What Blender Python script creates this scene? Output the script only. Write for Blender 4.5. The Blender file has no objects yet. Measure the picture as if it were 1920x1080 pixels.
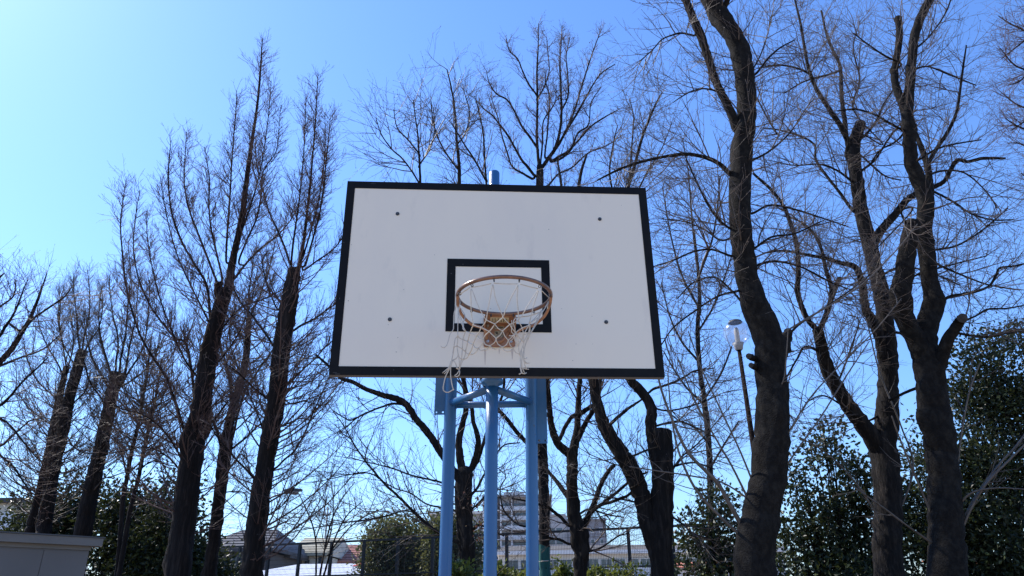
import bpy, bmesh, math, random
import numpy as np
from mathutils import Vector, Matrix

# ------------------------------------------------------------------ camera
S = bpy.context.scene
COL = S.collection
F, PITCH, ROLL, EYE = 1339.9, 0.4209, -0.0118, 1.615
cF = np.array([0, math.cos(PITCH), math.sin(PITCH)])
_u = np.array([0, -math.sin(PITCH), math.cos(PITCH)]); _r = np.array([1.0, 0, 0])
cR = math.cos(ROLL)*_r + math.sin(ROLL)*_u
cU = -math.sin(ROLL)*_r + math.cos(ROLL)*_u
cam = bpy.data.cameras.new('camera'); co = bpy.data.objects.new('camera', cam); COL.objects.link(co)
co.matrix_world = Matrix(((cR[0], cU[0], -cF[0], 0), (cR[1], cU[1], -cF[1], 0), (cR[2], cU[2], -cF[2], EYE), (0, 0, 0, 1)))
cam.sensor_width = 36; cam.lens = F/1920*36; cam.clip_start = 0.05; cam.clip_end = 6000
S.camera = co
# ------------------------------------------------------------------ light
SUN_EL, SUN_AZ = math.radians(46), math.radians(-62)      # azimuth from +Y, negative = left
w = bpy.data.worlds.new('World'); S.world = w; w.use_nodes = True
nt = w.node_tree; bg = nt.nodes['Background']
sky = nt.nodes.new('ShaderNodeTexSky'); sky.sky_type = 'NISHITA'; sky.sun_disc = False
sky.sun_elevation = SUN_EL; sky.sun_rotation = SUN_AZ
sky.air_density = 1.4; sky.dust_density = 0.45; sky.ozone_density = 7; sky.altitude = 0
tint = nt.nodes.new('ShaderNodeMix'); tint.data_type = 'RGBA'; tint.blend_type = 'MULTIPLY'     # camera white balance, even over the whole sky
tint.inputs['Factor'].default_value = 1; tint.inputs['B'].default_value = (.88, 1.06, 1.42, 1)
nt.links.new(sky.outputs[0], tint.inputs['A']); nt.links.new(tint.outputs['Result'], bg.inputs[0]); bg.inputs[1].default_value = 0.15
sl = bpy.data.lights.new('sun', 'SUN'); sl.energy = 5.0; sl.angle = math.radians(0.53); sl.color = (1, .95, .88)
so = bpy.data.objects.new('sun', sl); COL.objects.link(so)
sd = Vector((math.sin(SUN_AZ)*math.cos(SUN_EL), math.cos(SUN_AZ)*math.cos(SUN_EL), math.sin(SUN_EL)))
so.rotation_euler = sd.to_track_quat('Z', 'Y').to_euler(); so.location = (-20, 20, 30)
S.view_settings.view_transform = 'Standard'; S.view_settings.look = 'None'
S.view_settings.exposure = 0.35; S.view_settings.gamma = 1; S.view_settings.use_curve_mapping = False

# ------------------------------------------------------------------ helpers
rng = np.random.default_rng(7); random.seed(7)

def ray(px, py):
    return cF + cR*(px-960)/F + cU*(540-py)/F
def at(px, py, Y):
    d = ray(px, py); s = Y/d[1]
    return d*s + np.array([0, 0, EYE])
def at_z(px, py, z):
    d = ray(px, py); s = (z-EYE)/d[2]
    return d*s + np.array([0, 0, EYE])
def dep(px, py, Y):
    return Y/ray(px, py)[1]
def norm(v):
    return v/np.maximum(np.linalg.norm(v, axis=-1, keepdims=True), 1e-9)

def mat(name, col, rough=.6, metal=0, noise=None, bump=None, spec=.5, coat=0, trans=0, spot=None):
    """noise = (scale xyz, other colour, low, high); bump = (scale xyz, strength, distance)"""
    m = bpy.data.materials.new(name); m.use_nodes = True
    t = m.node_tree; b = t.nodes['Principled BSDF']
    b.inputs['Base Color'].default_value = (*col, 1); b.inputs['Roughness'].default_value = rough
    b.inputs['Metallic'].default_value = metal; b.inputs['Specular IOR Level'].default_value = spec
    b.inputs['Coat Weight'].default_value = coat; b.inputs['Transmission Weight'].default_value = trans
    tc = t.nodes.new('ShaderNodeTexCoord')
    def ns(sc, detail=6):
        mp = t.nodes.new('ShaderNodeMapping'); mp.inputs['Scale'].default_value = sc
        t.links.new(tc.outputs['Object'], mp.inputs[0])
        n = t.nodes.new('ShaderNodeTexNoise'); n.inputs['Scale'].default_value = 1; n.inputs['Detail'].default_value = detail
        n.inputs['Roughness'].default_value = .62
        t.links.new(mp.outputs[0], n.inputs[0]); return n
    if noise:
        n = ns(noise[0]); r = t.nodes.new('ShaderNodeMapRange')
        r.inputs[1].default_value = noise[2]; r.inputs[2].default_value = noise[3]
        t.links.new(n.outputs['Fac'], r.inputs[0])
        x = t.nodes.new('ShaderNodeMix'); x.data_type = 'RGBA'
        x.inputs['A'].default_value = (*col, 1); x.inputs['B'].default_value = (*noise[1], 1)
        t.links.new(r.outputs[0], x.inputs['Factor']); t.links.new(x.outputs['Result'], b.inputs['Base Color'])
    if spot:        # a second layer of wear: (scale xyz, colour, low, high)
        n = ns(spot[0], 7); r = t.nodes.new('ShaderNodeMapRange'); r.inputs[1].default_value = spot[2]; r.inputs[2].default_value = spot[3]
        t.links.new(n.outputs['Fac'], r.inputs[0]); x2 = t.nodes.new('ShaderNodeMix'); x2.data_type = 'RGBA'
        src = b.inputs['Base Color'].links[0].from_socket if b.inputs['Base Color'].links else None
        if src: t.links.new(src, x2.inputs['A'])
        else: x2.inputs['A'].default_value = (*col, 1)
        x2.inputs['B'].default_value = (*spot[1], 1)
        t.links.new(r.outputs[0], x2.inputs['Factor']); t.links.new(x2.outputs['Result'], b.inputs['Base Color'])
    if bump:
        n = ns(bump[0], 8); bp = t.nodes.new('ShaderNodeBump'); bp.inputs['Strength'].default_value = bump[1]
        bp.inputs['Distance'].default_value = bump[2]
        t.links.new(n.outputs['Fac'], bp.inputs['Height']); t.links.new(bp.outputs[0], b.inputs['Normal'])
    return m

def leafmat(name, c1, c2, rough=.38, tr=.3, trc=(.16, .22, .03)):
    m = bpy.data.materials.new(name); m.use_nodes = True; t = m.node_tree; b = t.nodes['Principled BSDF']
    g = t.nodes.new('ShaderNodeNewGeometry'); cr = t.nodes.new('ShaderNodeValToRGB')
    cr.color_ramp.elements[0].color = (*c1, 1); cr.color_ramp.elements[1].color = (*c2, 1); cr.color_ramp.elements[1].position = .88
    e3 = cr.color_ramp.elements.new(.94); e3.color = (*[min(.3, q*k) for q, k in zip(c2, (3.2, 2.6, 2.0))], 1)  # sunlit leaves put into the colour: a few random ones much brighter
    t.links.new(g.outputs['Random Per Island'], cr.inputs[0]); t.links.new(cr.outputs[0], b.inputs['Base Color'])
    b.inputs['Roughness'].default_value = rough; b.inputs['Specular IOR Level'].default_value = .3
    tl = t.nodes.new('ShaderNodeBsdfTranslucent'); tl.inputs[0].default_value = (*trc, 1)
    mx = t.nodes.new('ShaderNodeMixShader'); mx.inputs[0].default_value = tr
    t.links.new(b.outputs[0], mx.inputs[1]); t.links.new(tl.outputs[0], mx.inputs[2])
    t.links.new(mx.outputs[0], t.nodes['Material Output'].inputs[0])
    return m

class MB:
    """collects pieces, links them as one mesh object"""
    def __init__(s): s.v = []; s.f = []; s.n = 0; s.smooth = []
    def add(s, v, f, smooth=False):
        v = np.asarray(v, float).reshape(-1, 3)
        s.v.append(v); s.f += [tuple(i+s.n for i in q) for q in f]; s.smooth += [smooth]*len(f); s.n += len(v); return s
    def box(s, c, d, M=None):
        c = np.array(c, float); d = np.array(d, float)/2
        q = np.array([[x, y, z] for x in (-1, 1) for y in (-1, 1) for z in (-1, 1)])*d
        if M is not None: q = q @ np.asarray(M).T
        return s.add(q+c, [(0, 1, 3, 2), (4, 6, 7, 5), (0, 4, 5, 1), (2, 3, 7, 6), (0, 2, 6, 4), (1, 5, 7, 3)])
    def bx(s, x0, x1, y0, y1, z0, z1):
        return s.box(((x0+x1)/2, (y0+y1)/2, (z0+z1)/2), (abs(x1-x0), abs(y1-y0), abs(z1-z0)))
    def tube(s, pts, r, n=10, cap=True):
        pts = np.asarray(pts, float); K = len(pts); r = np.broadcast_to(np.asarray(r, float), (K,))
        T = norm(np.gradient(pts, axis=0)); ov = norm(pts[-1]-pts[0]) if np.linalg.norm(pts[-1]-pts[0]) > 1e-6 else T[0]
        ref = np.array([1.0, 0, 0]) if abs(ov[0]) < .8 else np.array([0, 0, 1.0])
        U = np.zeros_like(pts); u = ref
        for k in range(K):
            u = u-(u@T[k])*T[k]; u = u/max(np.linalg.norm(u), 1e-9); U[k] = u
        V = np.cross(T, U); a = np.arange(n)*2*math.pi/n
        ring = pts[:, None]+r[:, None, None]*(np.cos(a)[None, :, None]*U[:, None]+np.sin(a)[None, :, None]*V[:, None])
        f = [(k*n+i, k*n+(i+1) % n, (k+1)*n+(i+1) % n, (k+1)*n+i) for k in range(K-1) for i in range(n)]
        s.add(ring.reshape(-1, 3), f, True)
        if cap:
            b = s.n-K*n
            s.f += [tuple(b+i for i in reversed(range(n))), tuple(b+(K-1)*n+i for i in range(n))]; s.smooth += [False, False]
        return s
    def torus(s, c, R, r, U, V, n=48, m=10, a0=0, a1=2*math.pi):
        a = np.linspace(a0, a1, n, endpoint=False); U = np.array(U); V = np.array(V); W = np.cross(U, V)
        b = np.arange(m)*2*math.pi/m
        rad = np.cos(a)[:, None]*U+np.sin(a)[:, None]*V
        p = np.array(c)+rad[:, None]*(R+r*np.cos(b))[None, :, None]+W[None, None]*(r*np.sin(b))[None, :, None]
        f = [(i*m+j, ((i+1) % n)*m+j, ((i+1) % n)*m+(j+1) % m, i*m+(j+1) % m) for i in range(n) for j in range(m)]
        return s.add(p.reshape(-1, 3), f, True)
    def lathe(s, c, prof, n=24):
        a = np.arange(n)*2*math.pi/n; K = len(prof)
        p = np.array([[c[0]+r*math.cos(t), c[1]+r*math.sin(t), c[2]+z] for r, z in prof for t in a])
        f = [(k*n+i, k*n+(i+1) % n, (k+1)*n+(i+1) % n, (k+1)*n+i) for k in range(K-1) for i in range(n)]
        return s.add(p, f, True)
    def build(s, name, m, parent=None, org=None):
        v = np.concatenate(s.v)
        if org is None: org = np.zeros(3) if parent is None else np.array(parent.get('_o', (0, 0, 0)))
        me = bpy.data.meshes.new(name); me.from_pydata((v-np.array(org)).tolist(), [], s.f)
        me.polygons.foreach_set('use_smooth', s.smooth); me.materials.append(m)
        return link(name, me, parent, org)

def link(name, me, parent, org):
    o = bpy.data.objects.new(name, me); COL.objects.link(o)
    if parent is not None: o.parent = parent
    else: o.location = org
    o['_o'] = [float(x) for x in org]
    return o
def empty(name, loc):
    o = bpy.data.objects.new(name, None); COL.objects.link(o); o.location = loc; o.empty_display_size = .2
    o['_o'] = [float(x) for x in loc]; return o
def tag(o, label=None, cat=None, group=None, kind=None):
    if label: o['label'] = label
    if cat: o['category'] = cat
    if group: o['group'] = group
    if kind: o['kind'] = kind
    return o
def npmesh(name, V, Q, m, parent, smooth=True, T=None):
    """fast mesh from a vertex array and quads (and triangles)"""
    org = np.array(parent.get('_o')) if parent is not None else np.zeros(3)
    me = bpy.data.meshes.new(name); V = (V-org).astype(np.float32)
    Q = np.zeros((0, 4), int) if Q is None else Q; T = np.zeros((0, 3), int) if T is None else T
    me.vertices.add(len(V)); me.vertices.foreach_set('co', V.ravel())
    me.loops.add(Q.size+T.size); me.loops.foreach_set('vertex_index', np.concatenate([Q.ravel(), T.ravel()]).astype(np.int32))
    me.polygons.add(len(Q)+len(T))
    me.polygons.foreach_set('loop_start', np.concatenate([np.arange(len(Q))*4, Q.size+np.arange(len(T))*3]).astype(np.int32))
    me.polygons.foreach_set('use_smooth', np.full(len(Q)+len(T), smooth))
    me.update(calc_edges=True); me.validate(); me.materials.append(m)
    return link(name, me, parent, org)

def tubes(P, R, n=3):
    """many tubes at once: P (N,K,3), R (N,K) -> vertices, quads"""
    N, K = R.shape; T = norm(np.gradient(P, axis=1)); ov = norm(P[:, -1]-P[:, 0])
    ref = np.where(np.abs(ov[:, :1]) < .7, np.array([[1.0, 0, 0]]), np.array([[0, 0, 1.0]]))[:, None]
    U = norm(ref-(ref*T).sum(-1, keepdims=True)*T); V = np.cross(T, U)
    a = np.arange(n)*2*math.pi/n
    X = P[:, :, None]+R[:, :, None, None]*(np.cos(a)[None, None, :, None]*U[:, :, None]+np.sin(a)[None, None, :, None]*V[:, :, None])
    k = np.arange(K-1)[:, None]; i = np.arange(n)[None]
    q = np.stack([k*n+i, k*n+(i+1) % n, (k+1)*n+(i+1) % n, (k+1)*n+i], -1).reshape(-1, 4)
    Q = (np.arange(N)*K*n)[:, None, None]+q[None]
    return X.reshape(-1, 3), Q.reshape(-1, 4)

def resample(P, K, col=None):
    P = np.asarray(P, float); 
    e = np.concatenate([[2*P[0]-P[1]], P, [2*P[-1]-P[-2]]]); out = []
    for i in range(len(P)-1):
        t = np.linspace(0, 1, 12, endpoint=False)[:, None]; a, b, c, d = e[i:i+4]
        out.append(.5*((2*b)+(-a+c)*t+(2*a-5*b+4*c-d)*t*t+(-a+3*b-3*c+d)*t**3))
    out.append(P[-1:]); D = np.concatenate(out)
    s = np.concatenate([[0], np.cumsum(np.linalg.norm(np.diff(D[:, :3], axis=0), axis=1))])
    u = np.linspace(0, s[-1], K)
    return np.stack([np.interp(u, s, D[:, j]) for j in range(D.shape[1])], -1), s[-1]

def spawn(P, R, dens, t0, t1, ang, lr, K, up, curl, r0, rtip, shrink=.5, upang=0, planar=0):
    """children of branches P (N,K,3): all of one level at once"""
    N, KK = R.shape; L = np.linalg.norm(np.diff(P, axis=1), axis=-1).sum(1)
    n = np.floor(L*dens*(t1-t0)+rng.random(N)).astype(int); idx = np.repeat(np.arange(N), n); M = len(idx)
    if M == 0: return np.zeros((0, K, 3)), np.zeros((0, K))
    t = t0+(t1-t0)*rng.random(M); f = np.clip(t*(KK-1), 0, KK-1.001); i = f.astype(int); g = (f-i)[:, None]
    p = P[idx, i]*(1-g)+P[idx, i+1]*g; T = norm(P[idx, i+1]-P[idx, i]); r = R[idx, i]*(1-g[:, 0])+R[idx, i+1]*g[:, 0]
    ref = norm(rng.normal(size=(M, 3))+np.array([0, 0, upang])); U = norm(ref-(ref*T).sum(-1, keepdims=True)*T)
    a = np.radians(rng.uniform(*ang, M))[:, None]; d = np.cos(a)*T+np.sin(a)*U
    ln = rng.uniform(*lr, M)*(1-shrink*t); out = np.zeros((M, K, 3)); out[:, 0] = p
    cv = rng.normal(size=(M, 3))*curl
    for k in range(1, K):
        d = norm(d+cv/(K-1)+rng.normal(size=(M, 3))*curl*.45+np.array([0, 0, up/(K-1)]))
        out[:, k] = out[:, k-1]+d*(ln/(K-1))[:, None]
    ra = np.minimum(r*.75, r0*(.6+.8*ln/lr[1])); tt = np.linspace(0, 1, K)
    return out, ra[:, None]*(1-tt)+rtip*tt

# ------------------------------------------------------------------ materials
M = {}
M['ground'] = mat('sandy_earth', (.42, .32, .21), .95, noise=((.6, .6, .6), (.37, .28, .18), .35, .7), bump=((30, 30, 30), .3, .02))
M['added_soil'] = mat('added_dark_soil', (.075, .055, .038), .95, noise=((5, 5, 5), (.12, .085, .055), .45, .65), bump=((18, 18, 18), .6, .03))  # for the added bed that weakens the bounce light
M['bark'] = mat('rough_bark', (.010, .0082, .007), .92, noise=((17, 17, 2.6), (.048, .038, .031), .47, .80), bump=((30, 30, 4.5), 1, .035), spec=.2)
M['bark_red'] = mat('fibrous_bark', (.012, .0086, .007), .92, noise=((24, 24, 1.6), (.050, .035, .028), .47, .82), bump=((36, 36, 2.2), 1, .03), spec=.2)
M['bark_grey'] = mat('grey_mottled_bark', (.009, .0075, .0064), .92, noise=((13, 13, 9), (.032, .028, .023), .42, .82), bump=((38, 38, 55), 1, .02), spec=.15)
M['twig'] = mat('twig', (.070, .049, .037), .5, noise=((3, 3, 3), (.11, .078, .058), .4, .65), spec=.3)
M['twig_red'] = mat('reddish_twig', (.085, .047, .037), .6, noise=((3, 3, 3), (.13, .078, .062), .4, .65), spec=.3)
M['shoot'] = mat('pale_shoot', (.115, .095, .078), .5, noise=((6, 6, 6), (.065, .053, .043), .4, .65), spec=.4)
M['cut'] = mat('sawn_wood', (.05, .042, .034), .95, noise=((30, 30, 30), (.025, .02, .016), .4, .6))
M['leaf'] = leafmat('glossy_leaf', (.009, .015, .007), (.026, .038, .015), .45, .13, (.10, .12, .03))
M['leaf_olive'] = leafmat('olive_leaf', (.040, .048, .020), (.105, .11, .046), .45, .25, (.22, .22, .07))
M['leaf_bright'] = leafmat('yellow_green_leaf', (.022, .036, .01), (.085, .10, .022), .4, .25, (.26, .30, .05))
M['leaf_dead'] = leafmat('dead_leaf', (.16, .07, .04), (.30, .15, .09), .6, .3, (.3, .12, .06))
M['blue'] = mat('blue_paint', (.011, .083, .222), .36, noise=((5, 5, 1.5), (.019, .106, .262), .35, .7), bump=((25, 25, 9), .25, .012), coat=.15, spot=((26, 26, 16), (.06, .035, .025), .69, .73))
M['white'] = mat('board_white', (.79, .70, .555), .42, noise=((2.2, 2.2, .9), (.735, .655, .535), .45, .8), bump=((60, 60, 60), .03, .002), spot=((7, 7, 3.2), (.62, .555, .46), .60, .9))
M['black'] = mat('board_black', (.0055, .0048, .0045), .5, noise=((8, 8, 8), (.010, .0085, .0075), .4, .7), spec=.14)
M['edge'] = mat('board_edge', (.10, .095, .10), .6)
M['rust'] = mat('rusty_orange_paint', (.34, .168, .092), .5, metal=.1, noise=((25, 25, 25), (.22, .115, .072), .40, .68), bump=((80, 80, 80), .2, .003))
M['ring'] = mat('worn_ring_steel', (.235, .128, .088), .28, metal=.5, noise=((22, 22, 22), (.14, .082, .06), .38, .66))
M['steel'] = mat('zinc', (.50, .50, .50), .35, metal=.9)
M['dark_steel'] = mat('dark_steel', (.06, .06, .065), .5, metal=.5)
M['cord'] = mat('net_cord', (.60, .53, .43), .85, noise=((60, 60, 60), (.44, .385, .31), .4, .7))
M['sticker'] = mat('sticker_cream', (.62, .56, .40), .6)
M['sticker_g'] = mat('sticker_faded', (.30, .27, .20), .6, noise=((90, 90, 90), (.14, .12, .09), .45, .6))
M['print'] = mat('dark_print', (.05, .045, .035), .7)
M['stain'] = mat('rust_stain', (.52, .44, .37), .6)
M['shed'] = mat('shed_grey', (.115, .108, .104), .6, noise=((1.2, 1.2, .7), (.098, .092, .088), .4, .7), bump=((70, 70, 70), .1, .003))
M['shed_roof'] = mat('shed_fascia', (.125, .115, .104), .5, noise=((2, 2, 6), (.10, .092, .083), .4, .7))
M['fence'] = mat('fence_dark', (.011, .010, .009), .6)
M['concrete'] = mat('pole_concrete', (.33, .32, .30), .85)
M['wire'] = mat('black_cable', (.05, .05, .055), .7)
M['green_cloth'] = mat('green_cloth', (.012, .085, .072), .8, noise=((9, 9, 5), (.02, .13, .11), .4, .7), bump=((14, 14, 4), .6, .03))
M['glass'] = mat('window_glass', (.05, .06, .075), .12, spec=.8)
M['pal_wall'] = mat('pale_wall', (.62, .61, .59), .8, noise=((.5, .5, .3), (.55, .54, .52), .4, .7))
M['cream'] = mat('cream_wall', (.60, .56, .47), .8, noise=((.6, .6, .3), (.54, .50, .42), .4, .7))
M['grey_wall'] = mat('grey_wall', (.22, .22, .24), .8, noise=((.3, .3, .2), (.18, .18, .20), .4, .7))
M['mid_wall'] = mat('mid_grey_wall', (.36, .36, .37), .8, noise=((.3, .3, .2), (.31, .31, .32), .4, .7))
M['balcony'] = mat('balcony_panel', (.52, .54, .57), .5)
M['slab'] = mat('floor_slab', (.66, .66, .66), .7)
M['tile_dark'] = mat('dark_roof_tile', (.05, .05, .055), .75, noise=((3, 3, 3), (.09, .09, .10), .4, .7))
M['tile_beige'] = mat('beige_roof_tile', (.46, .41, .29), .7, noise=((2, 2, 2), (.36, .31, .20), .4, .7))
M['tile_red'] = mat('pink_roof_tile', (.46, .20, .15), .7, noise=((2, 2, 2), (.38, .16, .12), .4, .7))
M['dark_wall'] = mat('dark_cladding', (.07, .065, .068), .7)
M['teal_wall'] = mat('teal_grey_wall', (.20, .24, .22), .8)
M['white_roof'] = mat('white_sheet_roof', (.72, .70, .68), .45, noise=((.8, .8, .8), (.58, .58, .60), .4, .7))
M['red'] = mat('red_cone', (.55, .03, .04), .5)
M['orange'] = mat('orange_sheet', (.65, .20, .07), .6, noise=((.8, .8, .8), (.50, .17, .08), .4, .7))
M['white_paint'] = mat('white_paint', (.72, .72, .72), .5)
M['brown_roof'] = mat('brown_roof', (.13, .11, .085), .8)
M['lamp_grey'] = mat('lamp_grey', (.075, .08, .085), .5, metal=.2)
M['diffuser'] = mat('lamp_diffuser', (.45, .42, .40), .5)
M['brown_pole'] = mat('brown_pole', (.018, .012, .010), .95, spec=.08)

def globe_mat():
    m = bpy.data.materials.new('clear_ribbed_acrylic'); m.use_nodes = True; t = m.node_tree
    gl = t.nodes.new('ShaderNodeBsdfGlossy'); gl.inputs['Roughness'].default_value = .12
    tr = t.nodes.new('ShaderNodeBsdfTransparent'); tr.inputs[0].default_value = (.88, .9, .92, 1)
    tl = t.nodes.new('ShaderNodeBsdfTranslucent'); tl.inputs[0].default_value = (.8, .8, .8, 1)
    a = t.nodes.new('ShaderNodeMixShader'); a.inputs[0].default_value = .4
    b = t.nodes.new('ShaderNodeMixShader'); b.inputs[0].default_value = .22
    t.links.new(gl.outputs[0], a.inputs[1]); t.links.new(tl.outputs[0], a.inputs[2])
    t.links.new(tr.outputs[0], b.inputs[1]); t.links.new(a.outputs[0], b.inputs[2])
    t.links.new(b.outputs[0], t.nodes['Material Output'].inputs[0]); return m
M['globe'] = globe_mat()

# ------------------------------------------------------------------ ground
g = MB(); n = 40
gx = np.concatenate([-np.geomspace(3000, 4, n), [0], np.geomspace(4, 3000, n)])
V = np.array([[x, y, .02*math.sin(x*.7)*math.cos(y*.5) if abs(x) < 60 and abs(y) < 60 else 0] for y in gx for x in gx]); k = len(gx)
g.add(V, [(j*k+i, j*k+i+1, (j+1)*k+i+1, (j+1)*k+i) for j in range(k-1) for i in range(k-1)], True)
tag(g.build('ground', M['ground']), kind='structure')

# unseen dark bed added under the trees to cut ground bounce onto the trunks
gb = MB(); xs = np.linspace(-45, 45, 61); ys = np.linspace(6.6, 34, 30)
Vb = np.array([[x+.25*math.sin(y*2.1), y+.3*math.sin(x*1.3)+.2*math.sin(x*3.1), .06+.03*math.sin(x*1.9+y)+rng.normal()*.008] for y in ys for x in xs]); kx = len(xs)
gb.add(Vb, [(j*kx+i, j*kx+i+1, (j+1)*kx+i+1, (j+1)*kx+i) for j in range(len(ys)-1) for i in range(kx-1)], True)
tag(gb.build('added_dark_bed', M['added_soil']), kind='structure')

# ------------------------------------------------------------------ far buildings
def xz(px, py, Y):
    p = at(px, py, Y); return p[0], p[2]

def apartment():
    Y = 240; sx = lambda px: xz(px, 1000, Y)[0]
    ztop = xz(970, 926, Y)[1]; zl = xz(850, 958, Y)[1]; st = 3.0
    b = empty('apartment_building', (sx(960), Y+7, 0))
    MB().bx(sx(905), sx(1036), Y+1.6, Y+14, 0, ztop-1).build('wall', M['mid_wall'], b)
    MB().bx(sx(804), sx(905)-.05, Y+2.5, Y+14, 0, zl-.8).build('wall', M['mid_wall'], b)
    rf = MB().bx(sx(903), sx(1038), Y-.3, Y+14.4, ztop-1, ztop-.3).build('roof', M['mid_wall'], b)
    MB().bx(sx(945), sx(985), Y+4, Y+10, ztop-.3, ztop+1.2).build('stair_head', M['pal_wall'], rf)
    MB().bx(sx(802), sx(905)-.1, Y+.8, Y+14.3, zl-.8, zl).build('roof', M['pal_wall'], b)
    bays = [(sx(908), sx(921)), (sx(940), sx(958)), (sx(962), sx(988)), (sx(990), sx(1012)), (sx(1014), sx(1034))]
    lb = [(sx(807), sx(836)), (sx(838), sx(868)), (sx(870), sx(902))]
    nf = int((ztop-2)/st)
    meb = mew = None
    for i in range(nf):
        z = ztop-2-st*(i+1)
        MB().bx(sx(905), sx(1036), Y+.1, Y+1.6, z-.16, z+.06).build('floor_slab', M['slab'], b)
        for a, c in bays:
            p = MB().bx(a, c, Y, Y+.09, z+.09, z+1.15).build('balcony_panel', M['balcony'], b)
            q = MB().bx(a+.3, c-.3, Y+1.55, Y+1.62, z+.2, z+2.2).build('window', M['glass'], b)
        if z+st < zl-.5:
            MB().bx(sx(804), sx(904), Y+1.1, Y+2.5, z-.16, z+.06).build('floor_slab', M['slab'], b)
            for a, c in lb:
                MB().bx(a, c, Y+1, Y+1.09, z+.09, z+1.15).build('balcony_panel', M['balcony'], b)
                MB().bx(a+.4, c-.4, Y+2.42, Y+2.52, z+.2, z+2.2).build('window', M['glass'], b)
    for px in (906, 922, 939, 960, 989, 1013, 1035):
        MB().bx(sx(px)-.22, sx(px)+.22, Y-.1, Y+1.6, 0, ztop-1).build('pier', M['slab'], b)
    MB().bx(sx(923), sx(938), Y+.4, Y+1.6, 0, ztop-1.2).build('stair_panel', M['dark_wall'], b)
    tag(b, 'tall pale grey apartment block with balconies seen between the blue posts', 'apartment block')
def dark_block():
    Y = 205; sx = lambda px: xz(px, 1020, Y)[0]
    b = empty('apartment_building', (sx(1095), Y+6, 0)); zt = xz(1100, 976, Y)[1]; z2 = xz(1050, 966, Y)[1]
    MB().bx(sx(1066), sx(1138), Y, Y+14, 0, zt).build('wall', M['grey_wall'], b)
    MB().bx(sx(1028), sx(1066)-.05, Y+1, Y+14, 0, z2).build('wall', M['mid_wall'], b)
    MB().bx(sx(1064), sx(1140), Y-.3, Y+14.3, zt+.003, zt+.45).build('parapet', M['grey_wall'], b)
    MB().bx(sx(1026), sx(1064)-.1, Y+.7, Y+14.3, z2+.003, z2+.4).build('parapet', M['mid_wall'], b)
    for i in range(8):
        z = zt-1.9-2.9*i
        for px in (1129, 1112, 1094, 1078):
            f = MB().bx(sx(px)-.55, sx(px)+.55, Y-.06, Y-.002, z-1.3, z).build('window', M['white_paint'], b)
            MB().bx(sx(px)-.45, sx(px)+.45, Y-.09, Y-.062, z-1.2, z-.1).build('pane', M['glass'], f)
        MB().bx(sx(1067), sx(1137), Y-.05, Y-.003, z-2.2, z-2.05).build('floor_band', M['mid_wall'], b)
        for px in (1036, 1050):
            MB().bx(sx(px)-.8, sx(px)+.8, Y+.93, Y+.997, z-1.2, z+.1).build('window', M['glass'], b)
    tag(b, 'dark grey flat roofed block with small windows, right of the balcony block', 'apartment block')
apartment(); dark_block()

def low_building():
    Y = 90; sx = lambda px: xz(px, 1050, Y)[0]; z = lambda py, px=1050: xz(px, py, Y)[1]
    b = empty('school_building', (sx(1100), Y+5, 0))
    MB().bx(sx(936), sx(1470), Y, Y+9, 0, z(1040)).build('wall', M['pal_wall'], b)
    MB().bx(sx(932), sx(1474), Y-1.0, Y+9.4, z(1040)+.003, z(1033)).build('eaves', M['slab'], b)
    r = MB(); zz = z(1033)
    r.add([(sx(932), Y-1, zz+.003), (sx(1474), Y-1, zz+.003), (sx(1474), Y+9.4, zz+.003), (sx(932), Y+9.4, zz+.003), (sx(945), Y+4.2, zz+.9), (sx(1460), Y+4.2, zz+.9)],
          [(0, 1, 5, 4), (1, 2, 5), (2, 3, 4, 5), (3, 0, 4), (0, 3, 2, 1)])
    r.build('roof', M['brown_roof'], b)
    px = 951
    while px < 1450:
        f = MB().bx(sx(px), sx(px+21), Y-.08, Y-.002, z(1067), z(1049)).build('window', M['white_paint'], b)
        for a, c in ((px+.8, px+10.1), (px+10.9, px+20.2)):
            MB().bx(sx(a), sx(c), Y-.11, Y-.082, z(1066.2), z(1049.8)).build('pane', M['glass'], f)
        px += 25
    rail = MB(); zt = z(1068)
    rail.bx(sx(936), sx(1470), Y-1.1, Y-1.04, zt-.06, zt); rail.bx(sx(936), sx(1470), Y-1.1, Y-1.04, zt-1.1, zt-1.04)
    for x in np.arange(sx(936), sx(1470), .16): rail.bx(x, x+.03, Y-1.08, Y-1.05, zt-1.05, zt-.05)
    tag(rail.build('balcony_railing', M['white_paint'], b), kind='stuff')
    MB().bx(sx(936), sx(1470), Y-1.2, Y-.003, zt-1.4, zt-1.1).build('balcony_floor', M['slab'], b)
    tag(b, 'long low white building with a row of windows and railing behind the fence', 'building')
low_building()

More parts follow.
